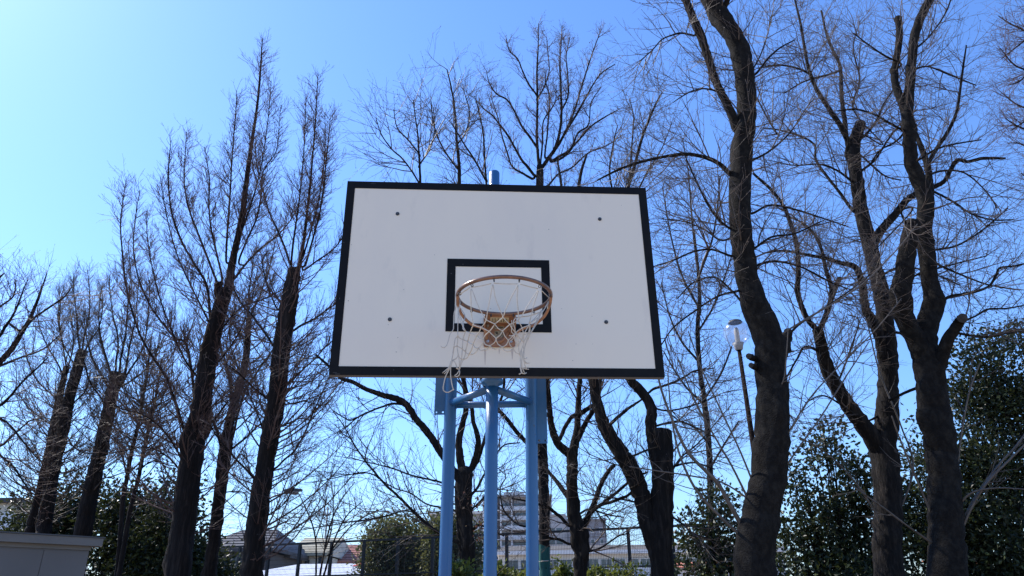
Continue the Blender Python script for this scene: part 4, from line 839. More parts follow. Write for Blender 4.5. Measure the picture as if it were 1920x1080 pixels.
tree('bare_conifer', 'slimmer forked bare tree standing between the two tallest left trunks', 14.0,
  [c2(209, 1090, 24), c2(215, 1040, 23), c2(228, 950, 23), c2(245, 800, 22), c2(258, 700, 25), c2(268, 630, 23), c2(278, 560, 19), c2(290, 500, 16), c2(310, 430, 14), c2(328, 370, 13), c2(340, 300, 12), c2(345, 220, 10), c2(350, 170, 9)],
  [(.4, [c2(350, 180, 8), c2(365, 145, 7), c2(385, 105, 6), c2(400, 60, 5), c2(415, 20, 4), c2(430, -40, 3), c2(440, -90, 2)]),
   (-.4, [c2(348, 190, 7), c2(345, 130, 6), c2(350, 70, 5), c2(360, 10, 4), c2(365, -60, 3)]),
   (.3, [c2(280, 560, 12), c2(290, 480, 11), c2(285, 430, 10), c2(282, 390, 9), c2(265, 330, 7), c2(250, 290, 6), c2(238, 240, 5), c2(232, 190, 3)]),
   (-.5, [c2(258, 680, 10), c2(248, 620, 10), c2(235, 570, 9), c2(215, 530, 8), c2(205, 490, 6)], {}),
   (.5, [c2(290, 600, 8), c2(310, 510, 8), c2(335, 430, 8), c2(365, 385, 7), c2(395, 340, 7), c2(415, 315, 6), c2(430, 290, 5), c2(445, 250, 3)]),
   (-.5, [c2(282, 640, 8), c2(315, 615, 8), c2(345, 590, 7), c2(375, 560, 6), c2(400, 540, 5), c2(425, 500, 4), c2(440, 470, 3)]),
   (.4, [c2(262, 720, 6), c2(300, 680, 6), c2(320, 655, 5), c2(345, 680, 4), c2(365, 700, 3)]),
   (-.4, [c2(325, 380, 6), c2(300, 330, 6), c2(285, 280, 5), c2(280, 220, 4), c2(290, 160, 3)]),
   (.3, [c2(255, 790, 5), c2(290, 785, 4.5), c2(330, 790, 4), c2(345, 830, 3), c2(355, 870, 2)])],
  cfg(META, d1=6, l1=(.4, 1.4)), 'bark_red', 'twig', sides=24, rough=.07, t_from=.4, group=MG, knots=4)
c0 = lambda x, y, w_: (x/2.077, 480+y/2.077, w_)
tree('bare_conifer', 'stout bare trunk with a broom of shoots at its sawn head, behind the shed', 16.0,
  [c0(320, 1090, 31), c0(328, 1050, 31), c0(342, 980, 28), c0(357, 900, 26), c0(385, 780, 24), c0(404, 700, 23), c0(420, 620, 22), c0(433, 550, 21), c0(448, 490, 23), c0(458, 455, 25)],
  [(.2, [c0(475, 500, 10), c0(488, 450, 9), c0(495, 410, 8), c0(503, 360, 7), c0(512, 320, 6), c0(522, 270, 5), c0(530, 220, 4), c0(535, 160, 3), c0(540, 100, 2)]),
   (-.4, [c0(465, 460, 8), c0(470, 400, 7), c0(485, 330, 6), c0(495, 250, 5), c0(500, 170, 4), c0(508, 90, 3), c0(505, 20, 2.5), c0(498, -60, 2)]),
   (.4, [c0(450, 470, 8), c0(452, 410, 7), c0(460, 350, 6), c0(455, 290, 5), c0(440, 230, 4), c0(430, 150, 3), c0(425, 70, 2)]),
   (-.3, [c0(442, 490, 8), c0(420, 420, 7), c0(403, 360, 6), c0(390, 300, 5), c0(385, 240, 4), c0(390, 170, 3), c0(396, 120, 2)]),
   (.3, [c0(430, 520, 7), c0(400, 470, 6), c0(375, 430, 5.5), c0(352, 380, 5), c0(338, 320, 4), c0(330, 260, 3), c0(325, 200, 2)]),
   (-.5, [c0(478, 490, 8), c0(515, 430, 7), c0(548, 380, 6), c0(568, 310, 5), c0(577, 240, 4), c0(580, 170, 3), c0(585, 90, 2)]),
   (.5, [c0(470, 510, 7), c0(520, 480, 6), c0(570, 440, 5), c0(610, 390, 4), c0(640, 330, 3)]),
   (-.4, [c0(415, 590, 6), c0(385, 540, 5), c0(355, 500, 5), c0(335, 440, 4), c0(320, 380, 3)]),
   (.4, [c0(445, 580, 6), c0(480, 610, 5), c0(520, 610, 4), c0(560, 590, 3)]),
   (-.3, [c0(410, 700, 5), c0(450, 720, 5), c0(490, 760, 4), c0(500, 820, 3)]),
   (.4, [c0(390, 760, 5), c0(350, 770, 4), c0(310, 760, 4), c0(270, 730, 3)])],
  cfg(META, d1=8, l1=(.4, 1.3)), 'bark_red', 'twig', cap=True, sides=26, rough=.09, t_from=.2, group=MG, knots=6)
tree('bare_conifer', 'taller half of the twin sawn trunks at the far left, cut square at the top', 17.0,
  [c0(168, 1090, 27), c0(172, 1060, 26), c0(197, 900, 23), c0(220, 780, 22), c0(240, 700, 21), c0(258, 620, 20), c0(270, 550, 19), c0(298, 450, 18), c0(312, 400, 17), c0(322, 366, 17)],
  [(.3, [c0(325, 390, 7), c0(340, 350, 6), c0(358, 320, 5.5), c0(380, 290, 5), c0(395, 240, 4), c0(400, 180, 3), c0(395, 120, 2)]),
   (-.4, [c0(315, 390, 7), c0(305, 320, 6), c0(300, 250, 5), c0(292, 180, 4), c0(285, 120, 3), c0(288, 70, 2)]),
   (.4, [c0(320, 380, 7), c0(328, 310, 6), c0(345, 240, 5), c0(350, 170, 4), c0(345, 100, 3), c0(340, 50, 2)]),
   (-.3, [c0(300, 440, 6), c0(270, 390, 5), c0(245, 340, 5), c0(232, 270, 4), c0(235, 190, 3), c0(230, 130, 2)]),
   (.4, [c0(330, 420, 6), c0(345, 480, 5), c0(380, 520, 4), c0(410, 550, 3)]),
   (-.4, [c0(268, 590, 5), c0(300, 560, 5), c0(335, 520, 4), c0(350, 470, 3)]),
   (.4, [c0(250, 680, 5), c0(285, 740, 4), c0(330, 760, 3.5), c0(370, 740, 3)])],
  cfg(META, d1=8, l1=(.4, 1.4)), 'bark_red', 'twig', cap=True, sides=24, rough=.08, t_from=.2, group=MG, knots=4)
tree('bare_conifer', 'shorter thinner half of the twin sawn trunks at the far left', 17.3,
  [c0(120, 1090, 25), c0(130, 1060, 25), c0(162, 900, 18), c0(188, 780, 15), c0(202, 700, 14), c0(218, 620, 13), c0(232, 550, 13), c0(248, 480, 11), c0(260, 432, 11)],
  [(.3, [c0(260, 445, 6), c0(250, 380, 5), c0(238, 310, 4.5), c0(225, 240, 4), c0(235, 180, 3), c0(250, 110, 2)]),
   (-.4, [c0(245, 460, 6), c0(220, 410, 5), c0(195, 370, 4.5), c0(170, 320, 4), c0(150, 260, 3), c0(145, 200, 2)]),
   (.4, [c0(262, 440, 6), c0(280, 380, 5), c0(285, 310, 4), c0(275, 230, 3), c0(262, 150, 2)]),
   (-.3, [c0(225, 560, 6), c0(190, 530, 5), c0(150, 490, 4.5), c0(120, 440, 4), c0(100, 380, 3), c0(92, 320, 2)]),
   (.3, [c0(205, 660, 5), c0(160, 630, 4.5), c0(110, 590, 4), c0(75, 540, 3)]),
   (-.3, [c0(165, 810, 5), c0(145, 770, 4), c0(120, 720, 3), c0(90, 690, 3)])],
  cfg(META, d1=8, l1=(.4, 1.4)), 'bark_red', 'twig', cap=True, sides=20, rough=.08, t_from=.2, group=MG, knots=3)
tree('bare_sapling', 'thin leaning bare stem, left one of the pair before the dark shrubs', 14.5,
  [c0(468, 1100, 9), c0(480, 940, 8.5), c0(495, 860, 8), c0(510, 780, 7.5), c0(525, 710, 7), c0(542, 640, 6), c0(558, 550, 5), c0(572, 470, 4.5), c0(580, 400, 3.5), c0(590, 320, 2)],
  [(.3, [c0(492, 850, 5), c0(470, 760, 4), c0(440, 700, 3)]), (-.3, [c0(530, 690, 5), c0(560, 640, 4), c0(600, 610, 3)]), (.3, [c0(550, 590, 4), c0(530, 520, 3), c0(520, 450, 2)]), (-.3, [c0(565, 500, 4), c0(600, 420, 3), c0(615, 340, 2)])],
  cfg(META, d1=7, l1=(.4, 1.2)), 'bark_red', 'twig', sides=10, t_from=.2, group=MG)
tree('bare_sapling', 'thin leaning bare stem, right one of the pair before the dark shrubs', 14.2,
  [c0(488, 1100, 9), c0(505, 1000, 8.5), c0(525, 920, 8), c0(540, 860, 7.5), c0(560, 760, 7), c0(578, 680, 6.5), c0(595, 600, 5.5), c0(608, 540, 4.5), c0(618, 480, 3.5), c0(630, 400, 2)],
  [(.3, [c0(548, 830, 5), c0(590, 800, 4), c0(640, 810, 3)]), (-.3, [c0(570, 720, 5), c0(540, 660, 4), c0(520, 640, 3)]), (.3, [c0(525, 900, 6), c0(560, 940, 5), c0(620, 960, 4), c0(680, 990, 3)]), (-.3, [c0(595, 610, 4), c0(630, 560, 3), c0(650, 500, 2)])],
  cfg(META, d1=7, l1=(.4, 1.2)), 'bark_red', 'twig', sides=10, t_from=.2, group=MG)
# ---- tree A reaching in from the left edge
tree('bare_tree', 'spreading bare tree with reddish twigs reaching in from the left edge', 13.0,
  [(-135, 1080, 50), (-132, 950, 46), (-120, 850, 42), (-95, 770, 34), (-70, 715, 26)],
  [(.3, [(-75, 730, 18), (-40, 712, 14), (0, 678, 11), (19, 658, 10), (32, 638, 9), (43, 620, 8), (55, 600, 7), (63, 581, 6), (71, 562, 5), (77, 543, 4), (82, 530, 3), (88, 512, 2)]),
   (-.4, [(-80, 730, 16), (-40, 680, 10), (0, 629, 7), (10, 612, 7), (19, 600, 6), (30, 580, 5), (39, 557, 4), (45, 540, 3), (52, 525, 2)]),
   (.4, [(-70, 715, 14), (-60, 640, 11), (-35, 580, 9), (-15, 540, 7), (0, 520, 5), (8, 512, 3)]),
   (-.3, [(-90, 780, 12), (-40, 775, 9), (0, 760, 7), (20, 742, 6), (34, 725, 5), (52, 706, 5), (72, 688, 4), (90, 670, 3)]),
   (.5, [(-110, 840, 12), (-50, 850, 8), (0, 836, 6), (15, 825, 6), (29, 812, 5), (45, 798, 4), (58, 788, 4), (80, 785, 2)]),
   (-.4, [(40, 620, 6), (63, 597, 5), (90, 578, 5), (120, 557, 4), (135, 538, 2)], {'y0': .2}),
   (.3, [(-10, 690, 7), (40, 670, 5), (80, 655, 4), (110, 630, 3)], {'y0': .2}),
   (-.4, [(-20, 840, 6), (20, 870, 5), (45, 905, 4), (60, 925, 3)]),
   (-.5, [(-40, 770, 7), (10, 790, 5), (45, 830, 4), (70, 860, 3)]),
   (.4, [(-30, 600, 6), (0, 575, 5), (25, 555, 4), (30, 525, 2)])],
  cfg(CHERRY, d1=6, l1=(.4, 1.3), d2=7.5, bud=.5), 'bark', 'twig_red', sides=20, t_from=.5)
# ---- tree P beyond the right edge
tree('bare_tree', 'bare tree with fine pinkish twigs entering at the upper right edge', 13.0,
  [(2060, 1080, 50), (2055, 800, 44), (2045, 550, 38), (2030, 380, 30), (2010, 250, 24), (1995, 120, 18), (1985, 0, 12), (1980, -80, 6)],
  [(.4, [(2012, 270, 9), (1975, 235, 7), (1940, 210, 6), (1905, 195, 4), (1880, 175, 2)]), (-.4, [(2005, 200, 9), (1965, 160, 7), (1930, 135, 5), (1900, 120, 4), (1875, 90, 2)]),
   (.4, [(1998, 130, 8), (1960, 90, 6), (1925, 60, 5), (1895, 45, 4), (1872, 30, 2)]), (-.4, [(1992, 60, 8), (1960, 20, 6), (1930, -5, 5), (1900, -20, 3)]),
   (.4, [(2025, 350, 8), (1980, 320, 6), (1945, 290, 5), (1915, 270, 4), (1890, 268, 2)]), (-.4, [(2020, 310, 8), (1970, 285, 6), (1935, 250, 5), (1905, 235, 4), (1885, 222, 2)]),
   (.3, [(2035, 420, 7), (1985, 390, 6), (1945, 350, 4), (1915, 325, 3)]), (-.3, [(2002, 160, 7), (1960, 200, 6), (1925, 225, 4), (1895, 245, 2)]), (.3, [(1994, 90, 7), (1950, 110, 5), (1915, 150, 4), (1890, 160, 2)]), (-.3, [(1990, 40, 7), (1950, 55, 5), (1910, 85, 4), (1878, 110, 2)])],
  cfg(CHERRY, d1=7, l1=(.3, 1.0), d2=8.5, bud=.5), 'bark', 'twig_red', sides=20, t_from=.6)
# ---- background tree behind the right half of the board
tree('bare_tree', 'slender bare tree seen as fine twigs right of the backboard, behind the globe lamp', 17.0,
  [(1330, 1080, 12), (1332, 960, 11), (1330, 850, 11), (1322, 760, 10), (1312, 690, 9), (1308, 620, 8), (1312, 560, 7), (1308, 500, 6), (1300, 430, 5)],
  [(.4, [(1300, 440, 5), (1295, 380, 4), (1290, 320, 3), (1280, 260, 2)]), (-.5, [(1310, 520, 6), (1335, 450, 5), (1345, 390, 4), (1350, 330, 3)]), (.5, [(1312, 580, 6), (1280, 520, 5), (1262, 460, 4), (1250, 400, 3), (1242, 350, 2)]),
   (-.4, [(1310, 620, 6), (1340, 570, 5), (1362, 510, 4), (1375, 470, 3)]), (.4, [(1312, 680, 6), (1278, 640, 5), (1255, 590, 4), (1240, 530, 3)]), (-.4, [(1320, 750, 6), (1352, 700, 5), (1372, 650, 4)]), (.4, [(1322, 760, 6), (1290, 730, 5), (1262, 690, 4), (1245, 660, 3)]),
   (-.4, [(1328, 830, 6), (1300, 800, 5), (1275, 790, 4), (1250, 770, 3)]), (.4, [(1330, 880, 6), (1360, 830, 5), (1385, 790, 4)])],
  cfg(CHERRY, d1=6.5, l1=(.4, 1.5), d2=7.5, bud=.3), 'bark', 'twig', sides=14, t_from=.4)
tree('bare_shrub', 'sparse bare shrub of thin upright stems in front of the beige and pink roofs', 15.0,
  [(592, 1085, 3.5), (593, 1050, 3.2), (592, 1015, 3), (586, 985, 2.6), (574, 955, 2.2), (560, 925, 1.6)],
  [(.3, [(598, 1085, 4), (606, 1045, 3.6), (614, 1005, 3.2), (626, 965, 2.6), (645, 930, 2), (665, 905, 1.4)]), (-.3, [(605, 1085, 4), (618, 1040, 3.5), (632, 1000, 3), (652, 965, 2.4), (680, 940, 1.6)]),
   (.4, [(606, 1040, 3), (620, 1000, 2.6), (625, 950, 2), (622, 905, 1.4)]), (-.4, [(622, 1030, 3), (655, 990, 2.4), (690, 965, 2), (715, 955, 1.4)]), (.3, [(592, 1010, 2.4), (605, 970, 2), (612, 930, 1.5)])],
  cfg(CHERRY, d1=3, l1=(.3, 1.2), d2=5, d3=5, bud=0, td=2, wl=1), 'bark', 'twig', sides=8, t_from=.2, group=None)
# green wrap round the slim trunk
def wrap():
    p0, p1 = at(1022, 1100, 16), at(1020.5, 1024, 16); r = 10.6*dep(1021, 1050, 16)/F
    b = empty('trunk_wrap', (p0[0], 16, 0.9)); n = 28; K = 14; V = []
    for k in range(K):
        t = k/(K-1); c = p0+(p1-p0)*t+np.array([0, 0, -.9+.9*t])*(1-t)
        for i in range(n):
            a = i*2*math.pi/n; rr = r*(1.02+.035*math.sin(3*a+t*5)+.03*math.sin(7*a-t*9)-(.10 if abs(t-.62) < .05 else 0)+(.06 if t > .93 else 0))
            V.append(c+np.array([math.cos(a)*rr, math.sin(a)*rr, .03*math.sin(2*a) if t > .95 else 0]))
    MB().add(V, [(k*n+i, k*n+(i+1) % n, (k+1)*n+(i+1) % n, (k+1)*n+i) for k in range(K-1) for i in range(n)], True).build('cloth', M['green_cloth'], b)
    zc = p0[2]+(p1[2]-p0[2])*.62
    MB().torus((p0[0]+(p1[0]-p0[0])*.62, 16, zc-.34*.0), r*.97, .012, (1, 0, .08), (0, 1, 0), 30, 6).build('rope', M['cord'], b)
    tag(b, 'dark green cloth wrapped and tied round the slim trunk by the right blue post', 'tree wrap')
wrap()

# ------------------------------------------------------------------ evergreen shrubs: many small folded leaves
def leafcloud(name, label, Y, blobs, leaf, n, m='leaf', stems=(), clump=.22, per=22, cat='shrub', group=None, gap=0.0, dk=.75):
    """blobs: (column, row, half width px, half height px, dy); leaves gather in clumps through the volume"""
    B = []
    for (px, py, hw, hh, dy) in blobs:
        c = at(px, py, Y+dy); k = dep(px, py, Y+dy)/F; B.append((c, np.array([hw*k, hw*k*dk, hh*k])))
    base = min(c[2]-r[2] for c, r in B)
    if base > .25:          # lower foliage down to the ground, below the picture's edge
        low = sorted(B, key=lambda q: q[0][2]-q[1][2])[:max(1, len(B)//2)]; v0 = sum(r.prod()**.75 for c, r in B); add = []
        for c, r in low:
            h = c[2]*.62; add.append((np.array([c[0], c[1], h*.52+.05]), np.array([r[0]*.95, r[1]*.95, h*.55])))
        n = int(n*(1+sum(r.prod()**.75 for c, r in add)/v0)); B = B+add
    o = empty(name, (B[0][0][0], Y, 0)); tag(o, label, cat, group)
    vol = np.array([r.prod()**.75 for c, r in B]); vol /= vol.sum(); ncl = max(6, int(n/per)); pts = []
    for (c, r), f in zip(B, vol):
        q = max(4, int(ncl*f)); d = norm(rng.normal(size=(q, 3))); u = rng.random(q)**.42
        wob = 1+.16*np.sin(d[:, 0]*5+d[:, 2]*4+c[0])+.12*np.sin(d[:, 1]*7-d[:, 2]*6)
        p = c+d*r*(u*wob)[:, None]; p = p[p[:, 2] > .05]
        if gap: p = p[np.sin(p[:, 0]*3.1+1)+np.sin(p[:, 2]*3.7+p[:, 0])+np.sin(p[:, 1]*2.9) > -3+gap*3]
        pts.append(p)
    C = np.concatenate(pts); N = len(C)*per
    s = rng.normal(size=(len(C), per, 3))*clump*np.array([1, 1, .75]); P = (C[:, None]+s).reshape(-1, 3)
    out = norm(s.reshape(-1, 3)+np.array([0, 0, .08])+rng.normal(size=(N, 3))*.06)
    L = leaf*rng.uniform(.65, 1.25, N)[:, None]; ax = norm(out+rng.normal(size=(N, 3))*.55+np.array([0, 0, -.15])); nv = norm(np.cross(ax, rng.normal(size=(N, 3)))); sd = np.cross(ax, nv)
    V = np.stack([P, P+ax*L*.5+sd*L*.27+nv*L*.09, P+ax*L-nv*L*.05, P+ax*L*.5-sd*L*.27+nv*L*.09], 1).reshape(-1, 3)
    i = np.arange(N)*4; T = np.concatenate([np.stack([i, i+1, i+2], -1), np.stack([i, i+2, i+3], -1)])
    f = npmesh('foliage', V, None, M[m], o, False, T); tag(f, kind='stuff')
    # woody frame inside
    st = MB(); r_ = random.Random(int(Y*7))
    for (c, r) in B:
        for k in range(4):
            e = c+np.array([r_.uniform(-.6, .6)*r[0], r_.uniform(-.6, .6)*r[1], r_.uniform(-.1, .8)*r[2]]); g = np.array([B[0][0][0]+r_.uniform(-.25, .25)+.45*(c[0]-B[0][0][0]), Y+r_.uniform(-.2, .2), -.1])
            mid = (e+g)/2+np.array([r_.uniform(-.15, .15), r_.uniform(-.15, .15), .1]); st.tube(resample([g, mid, e], 10)[0], np.linspace(.035, .008, 10), 6)
    tag(st.build('stems', M['bark'], o), kind='stuff')
    return o
G = 'evergreen shrubs behind the left trunks'
leafcloud('evergreen_shrub', 'evergreen shrub peeping over the shed between the twin trunk and the stout trunk', 19, [(125, 960, 45, 62, 0), (170, 985, 55, 70, .4), (110, 1010, 60, 60, 0), (150, 905, 24, 22, 0)], .115, 7500, per=50, clump=.26, group=G)
leafcloud('evergreen_shrub', 'loose evergreen shrub beside the pale building at the far left', 20, [(66, 955, 30, 32, 0), (55, 990, 34, 26, 0), (50, 1025, 50, 34, 0)], .115, 3600, per=50, clump=.26, group=G, gap=.35)
leafcloud('evergreen_shrub', 'broad dark evergreen shrub behind the pair of thin stems', 18, [(230, 960, 55, 45, 0), (285, 990, 70, 60, .3), (230, 1040, 60, 60, 0), (300, 1060, 80, 60, 0)], .12, 12000, per=50, clump=.26, group=G)
leafcloud('evergreen_shrub', 'dark pointed evergreen shrub right behind the tallest left trunk', 17, [(325, 930, 24, 35, 0), (335, 975, 42, 45, 0), (300, 1035, 60, 60, .2), (345, 1050, 50, 50, 0)], .11, 8000, per=50, clump=.26, group=G)
leafcloud('evergreen_shrub', 'small evergreen bush at the foot of the dark house wall', 17.5, [(405, 1078, 22, 26, 0), (425, 1086, 14, 16, 0)], .10, 1500, group=G)
leafcloud('round_bush', 'large round olive green bush rising behind the mesh fence', 29, [(742, 1015, 66, 52, 0), (714, 1035, 38, 50, -.3), (785, 1030, 42, 55, 0), (745, 1080, 85, 55, .5), (800, 1070, 40, 60, 0)], .14, 23000, 'leaf_olive', clump=.17, dk=.9)
leafcloud('round_bush', 'narrow olive green bush half hidden by the left blue post', 27, [(822, 1000, 26, 38, 0), (815, 1050, 24, 48, 0), (848, 1010, 26, 60, .3), (888, 1040, 30, 60, .3)], .14, 6500, 'leaf_olive', clump=.2)
leafcloud('camellia_tree', 'dark glossy camellia tree between the massive trunk and the forked trunk', 14.0, [(1540, 840, 40, 26, 0), (1495, 885, 34, 24, 0), (1590, 880, 48, 26, .2), (1510, 940, 50, 30, 0), (1590, 945, 75, 36, .2), (1500, 1000, 60, 40, 0), (1600, 1010, 95, 42, .2), (1560, 1075, 130, 42, 0), (1655, 900, 40, 24, .3), (1552, 803, 22, 16, 0), (1680, 960, 50, 40, .3)], .105, 12000, 'leaf', cat='tree', gap=.45, clump=.16, per=34)
leafcloud('camellia_tree', 'small loose glossy camellia left of the massive trunk', 15.5, [(1345, 945, 38, 34, 0), (1325, 985, 35, 35, 0), (1360, 1010, 45, 45, 0), (1300, 1020, 40, 30, .2), (1375, 1060, 50, 40, 0), (1320, 1075, 60, 30, 0)], .115, 3800, 'leaf', cat='tree', gap=.55, clump=.17, per=45)
leafcloud('evergreen_tree', 'tall dark evergreen tree filling the lower right corner', 13.0, [(1880, 690, 75, 62, 0), (1830, 760, 70, 60, .2), (1920, 780, 90, 90, .3), (1800, 850, 65, 70, 0), (1890, 900, 110, 90, .3), (1820, 980, 100, 80, 0), (1910, 1050, 110, 80, 0), (1728, 860, 42, 26, .6), (1712, 925, 34, 34, .6), (1740, 1000, 50, 40, .5), (1770, 1050, 80, 60, .4), (1850, 645, 36, 18, 0), (1905, 628, 40, 16, .2), (1800, 720, 30, 24, .2)], .09, 34000, 'leaf', cat='tree', gap=.4, clump=.17, per=48)
H_ = 'low bright shrubs along the foot of the fence'
for lab, px, py, hw, hh, Y in (('low yellow green shrub beside the foot of the left blue post', 862, 1062, 22, 28, 9.8), ('low yellow green shrub just right of the centre blue post', 936, 1066, 16, 24, 13), ('low yellow green shrub in front of the window, left of the right blue post', 976, 1076, 18, 18, 13.5),
                               ('low shrub between the green tree wrap and the many limbed trunk', 1056, 1062, 16, 30, 16.5), ('low sprawling shrub before the white building, left of the double trunk', 1165, 1066, 50, 24, 15), ('low yellow green shrub right against the many limbed trunk', 1120, 1072, 26, 22, 14)):
    py += 16; hh *= .8
    leafcloud('low_shrub', lab, Y, [(px, py, hw, hh, 0), (px-hw*.4, py+10, hw*.7, hh, 0), (px+hw*.5, py+14, hw*.6, hh*.8, 0)], .10 if Y > 11 else .075, 900 if Y > 11 else 800, 'leaf_bright', clump=.07, per=14, group=H_, gap=.3)
# a few withered leaves still hanging on the tree left of the centre post
def dead_leaves():
    r_ = rng; P = []
    for px, py, n in ((895, 945, 22), (905, 1010, 16), (850, 1000, 14), (830, 938, 10), (752, 950, 8), (900, 985, 14), (860, 940, 10), (735, 945, 5), (915, 1040, 10)):
        for k in range(n): P.append(at(px+r_.normal()*9, py+r_.normal()*8, 10.8+r_.normal()*.2))
    P = np.array(P); N = len(P); ax = norm(r_.normal(size=(N, 3))); sd = norm(np.cross(ax, r_.normal(size=(N, 3)))); nv = np.cross(ax, sd); L = r_.uniform(.03, .07, N)[:, None]
    V = np.stack([P, P+ax*L*.5+sd*L*.32+nv*L*.15, P+ax*L, P+ax*L*.5-sd*L*.32+nv*L*.15], 1).reshape(-1, 3); i = np.arange(N)*4
    par = [o for o in bpy.data.objects if o.get('label', '').startswith('bare tree with long arching')][0]
    tag(npmesh('dead_leaves', V, None, M['leaf_dead'], par, False, np.concatenate([np.stack([i, i+1, i+2], -1), np.stack([i, i+2, i+3], -1)])), kind='stuff')
dead_leaves()

# ------------------------------------------------------------------ basketball hoop
def hoop():
    O = np.array([-.0745, 3.6828, 3.3482]); yaw = .0642
    t = np.array([math.cos(yaw), math.sin(yaw), 0]); nn = np.array([math.sin(yaw), -math.cos(yaw), 0]); Z = np.array([0, 0, 1.0])
    Mx = np.stack([t, -nn, Z], 1)                      # local x = along board, y = away from viewer
    def on(px, py):
        d = ray(px, py); s = ((O-np.array([0, 0, EYE]))@nn)/(d@nn); p = d*s+np.array([0, 0, EYE])-O
        return p@t, p[2]
    W = lambda u, v, h: O+t*u+Z*v+nn*h                  # h = towards the court
    root = empty('basketball_hoop', (O[0], 4.1, 0))
    tag(root, 'outdoor basketball hoop, white backboard on three blue posts with torn net', 'basketball hoop')
    def bxl(m, u0, u1, v0, v1, h0, h1):
        return m.box(W((u0+u1)/2, (v0+v1)/2, (h0+h1)/2), (abs(u1-u0), abs(h1-h0), abs(v1-v0)), Mx)
    # backboard
    bm_ = bmesh.new(); bmesh.ops.create_cube(bm_, size=1)
    for v in bm_.verts: v.co = (v.co.x*1.8, v.co.y*.034, v.co.z*1.2)
    bmesh.ops.bevel(bm_, geom=list(bm_.edges), offset=.004, segments=2, affect='EDGES')
    m = MB(); m.add([W(v.co.x, v.co.z, -.017-v.co.y) for v in bm_.verts], [[v.index for v in f.verts] for f in bm_.faces]); bm_.free()
    board = m.build('backboard', M['white'], root)
    edge = MB(); bxl(edge, -.8985, .8985, -.602, -.5985, -.036, -.003); edge.build('bottom_edge', M['edge'], board)
    b = .0475; h = .0025
    for u0, u1, v0, v1 in ((-.9, .9, .6-b, .6), (-.9, .9, -.6, -.6+b), (-.9, -.9+b, -.6+b+.0005, .6-b-.0005), (.9-b, .9, -.6+b+.0005, .6-b-.0005)):
        bxl(MB(), u0, u1, v0, v1, .0002, h).build('border_stripe', M['black'], board)
    tl, br = on(839, 485.5), on(1034, 623); bl, tr = on(835, 622), on(1030, 488)
    u0, u1 = (tl[0]+bl[0])/2, (br[0]+tr[0])/2; v1, v0 = (tl[1]+tr[1])/2, (bl[1]+br[1])/2; b = .048
    for a in ((u0, u1, v1-b, v1), (u0, u1, v0, v0+b), (u0, u0+b, v0+b+.0005, v1-b-.0005), (u1-b, u1, v0+b+.0005, v1-b-.0005)):
        bxl(MB(), *a, .0002, h).build('target_stripe', M['black'], board)
    def disc(m, c, r, th, n=14):
        a = np.arange(n)*2*math.pi/n
        f = [c+r*(math.cos(x)*t+math.sin(x)*Z)+nn*th for x in a]; k = [c+r*1.05*(math.cos(x)*t+math.sin(x)*Z) for x in a]
        return m.add(f+k, [tuple(range(n))]+[(i, n+i, n+(i+1) % n, (i+1) % n) for i in range(n)])
    for px, py in ((745.5, 401), (1124.5, 411), (731, 599), (1136.5, 604)):
        u, v = on(px, py); s = disc(MB(), W(u, v, .0003), .0108, .004).build('bolt_head', M['dark_steel'], board)
        disc(MB(), W(u, v, .0045), .0042, .004, 6).build('bolt_nut', M['lamp_grey'], board)
    sc = MB()
    for px, py, a, c in ((1029, 430, 3, 2), (975, 450, 1.2, 1.2), (815, 478, 2, 2), (743, 660, 4, 1.5), (746, 633, 2.5, 1.5), (728, 609, 2, 1.5), (659, 459, 1.5, 2), (653, 564, 2, 3),
                         (920, 579, 5, 1), (1110, 593, 2, 1.5), (1080, 645, 4, .8), (1074, 676, 2, 2), (757, 543, 3, 1), (1053, 579, 4, .8), (1165, 385, 1, 2), (738, 692, 3, 1.5), (1111, 645, 2, .8)):
        u, v = on(px, py); r = .0016
        bxl(sc, u-a*r*.5, u+a*r*.5, v-c*r*.5, v+c*r*.5, .0003, .0007)
    tag(sc.build('paint_chip', M['dark_steel'], board), kind='stuff')
    sc = MB()
    for px, py, a, c in ((868, 496, 5, 1), (846, 513, 3, 2), (738, 694, 4, 1.5), (628, 699, 14, .8), (633, 701.5, 18, 1), (700, 345, 20, .7), (645, 455, 1.5, 3), (637, 560, 1.2, 6)):
        u, v = on(px, py); r = .0015; bxl(sc, u-a*r*.5, u+a*r*.5, v-c*r*.5, v+c*r*.5, .0027, .0031)
    tag(sc.build('scratch', M['shed'], board), kind='stuff')
    for px, top, bot, wd in ((909.5, 654, 684, .006), (960.5, 654, 674, .007), (936, 655, 664, .004)):
        u, v = on(px, top); u2, v2 = on(px, bot)
        m = MB(); m.add([W(u-wd, v, .0006), W(u+wd, v, .0006), W(u2+wd*.2, v2, .0006), W(u2-wd*.2, v2, .0006)], [(0, 3, 2, 1)])
        m.build('rust_run', M['stain'], board)
    # steel frame behind the board
    for v in (.38, -.42):
        bxl(MB(), -.62, .62, v-.03, v+.03, -.075, -.036).build('rear_rail', M['blue'], root)
    # posts
    def post(pts, Y, wpx, z0=-.2, z1=None, n=28, fn='post'):
        (a, b_), r = [at(x, y, Y) for x, y in pts], None
        r = wpx/2*dep(*pts[0], Y)/F; d = (b_-a)/(b_[2]-a[2])
        p0, p1 = a+d*(z0-a[2]), a+d*(z1-a[2])
        zz = np.linspace(0, 1, 9)[:, None]; o = MB().tube(p0+(p1-p0)*zz, r, n).build(fn, M['blue'], root)
        return (lambda z: a+d*(z-a[2])), r
    zc = at(922.7, 716, 3.95)[2]
    pc, rc = post([(919, 1075), (922.5, 740)], 3.95, 25.6, z1=zc)
    top = at(927, 322, 3.95); rt = 19.3/2*dep(927, 322, 3.95)/F
    cp = MB(); q0 = pc(zc)
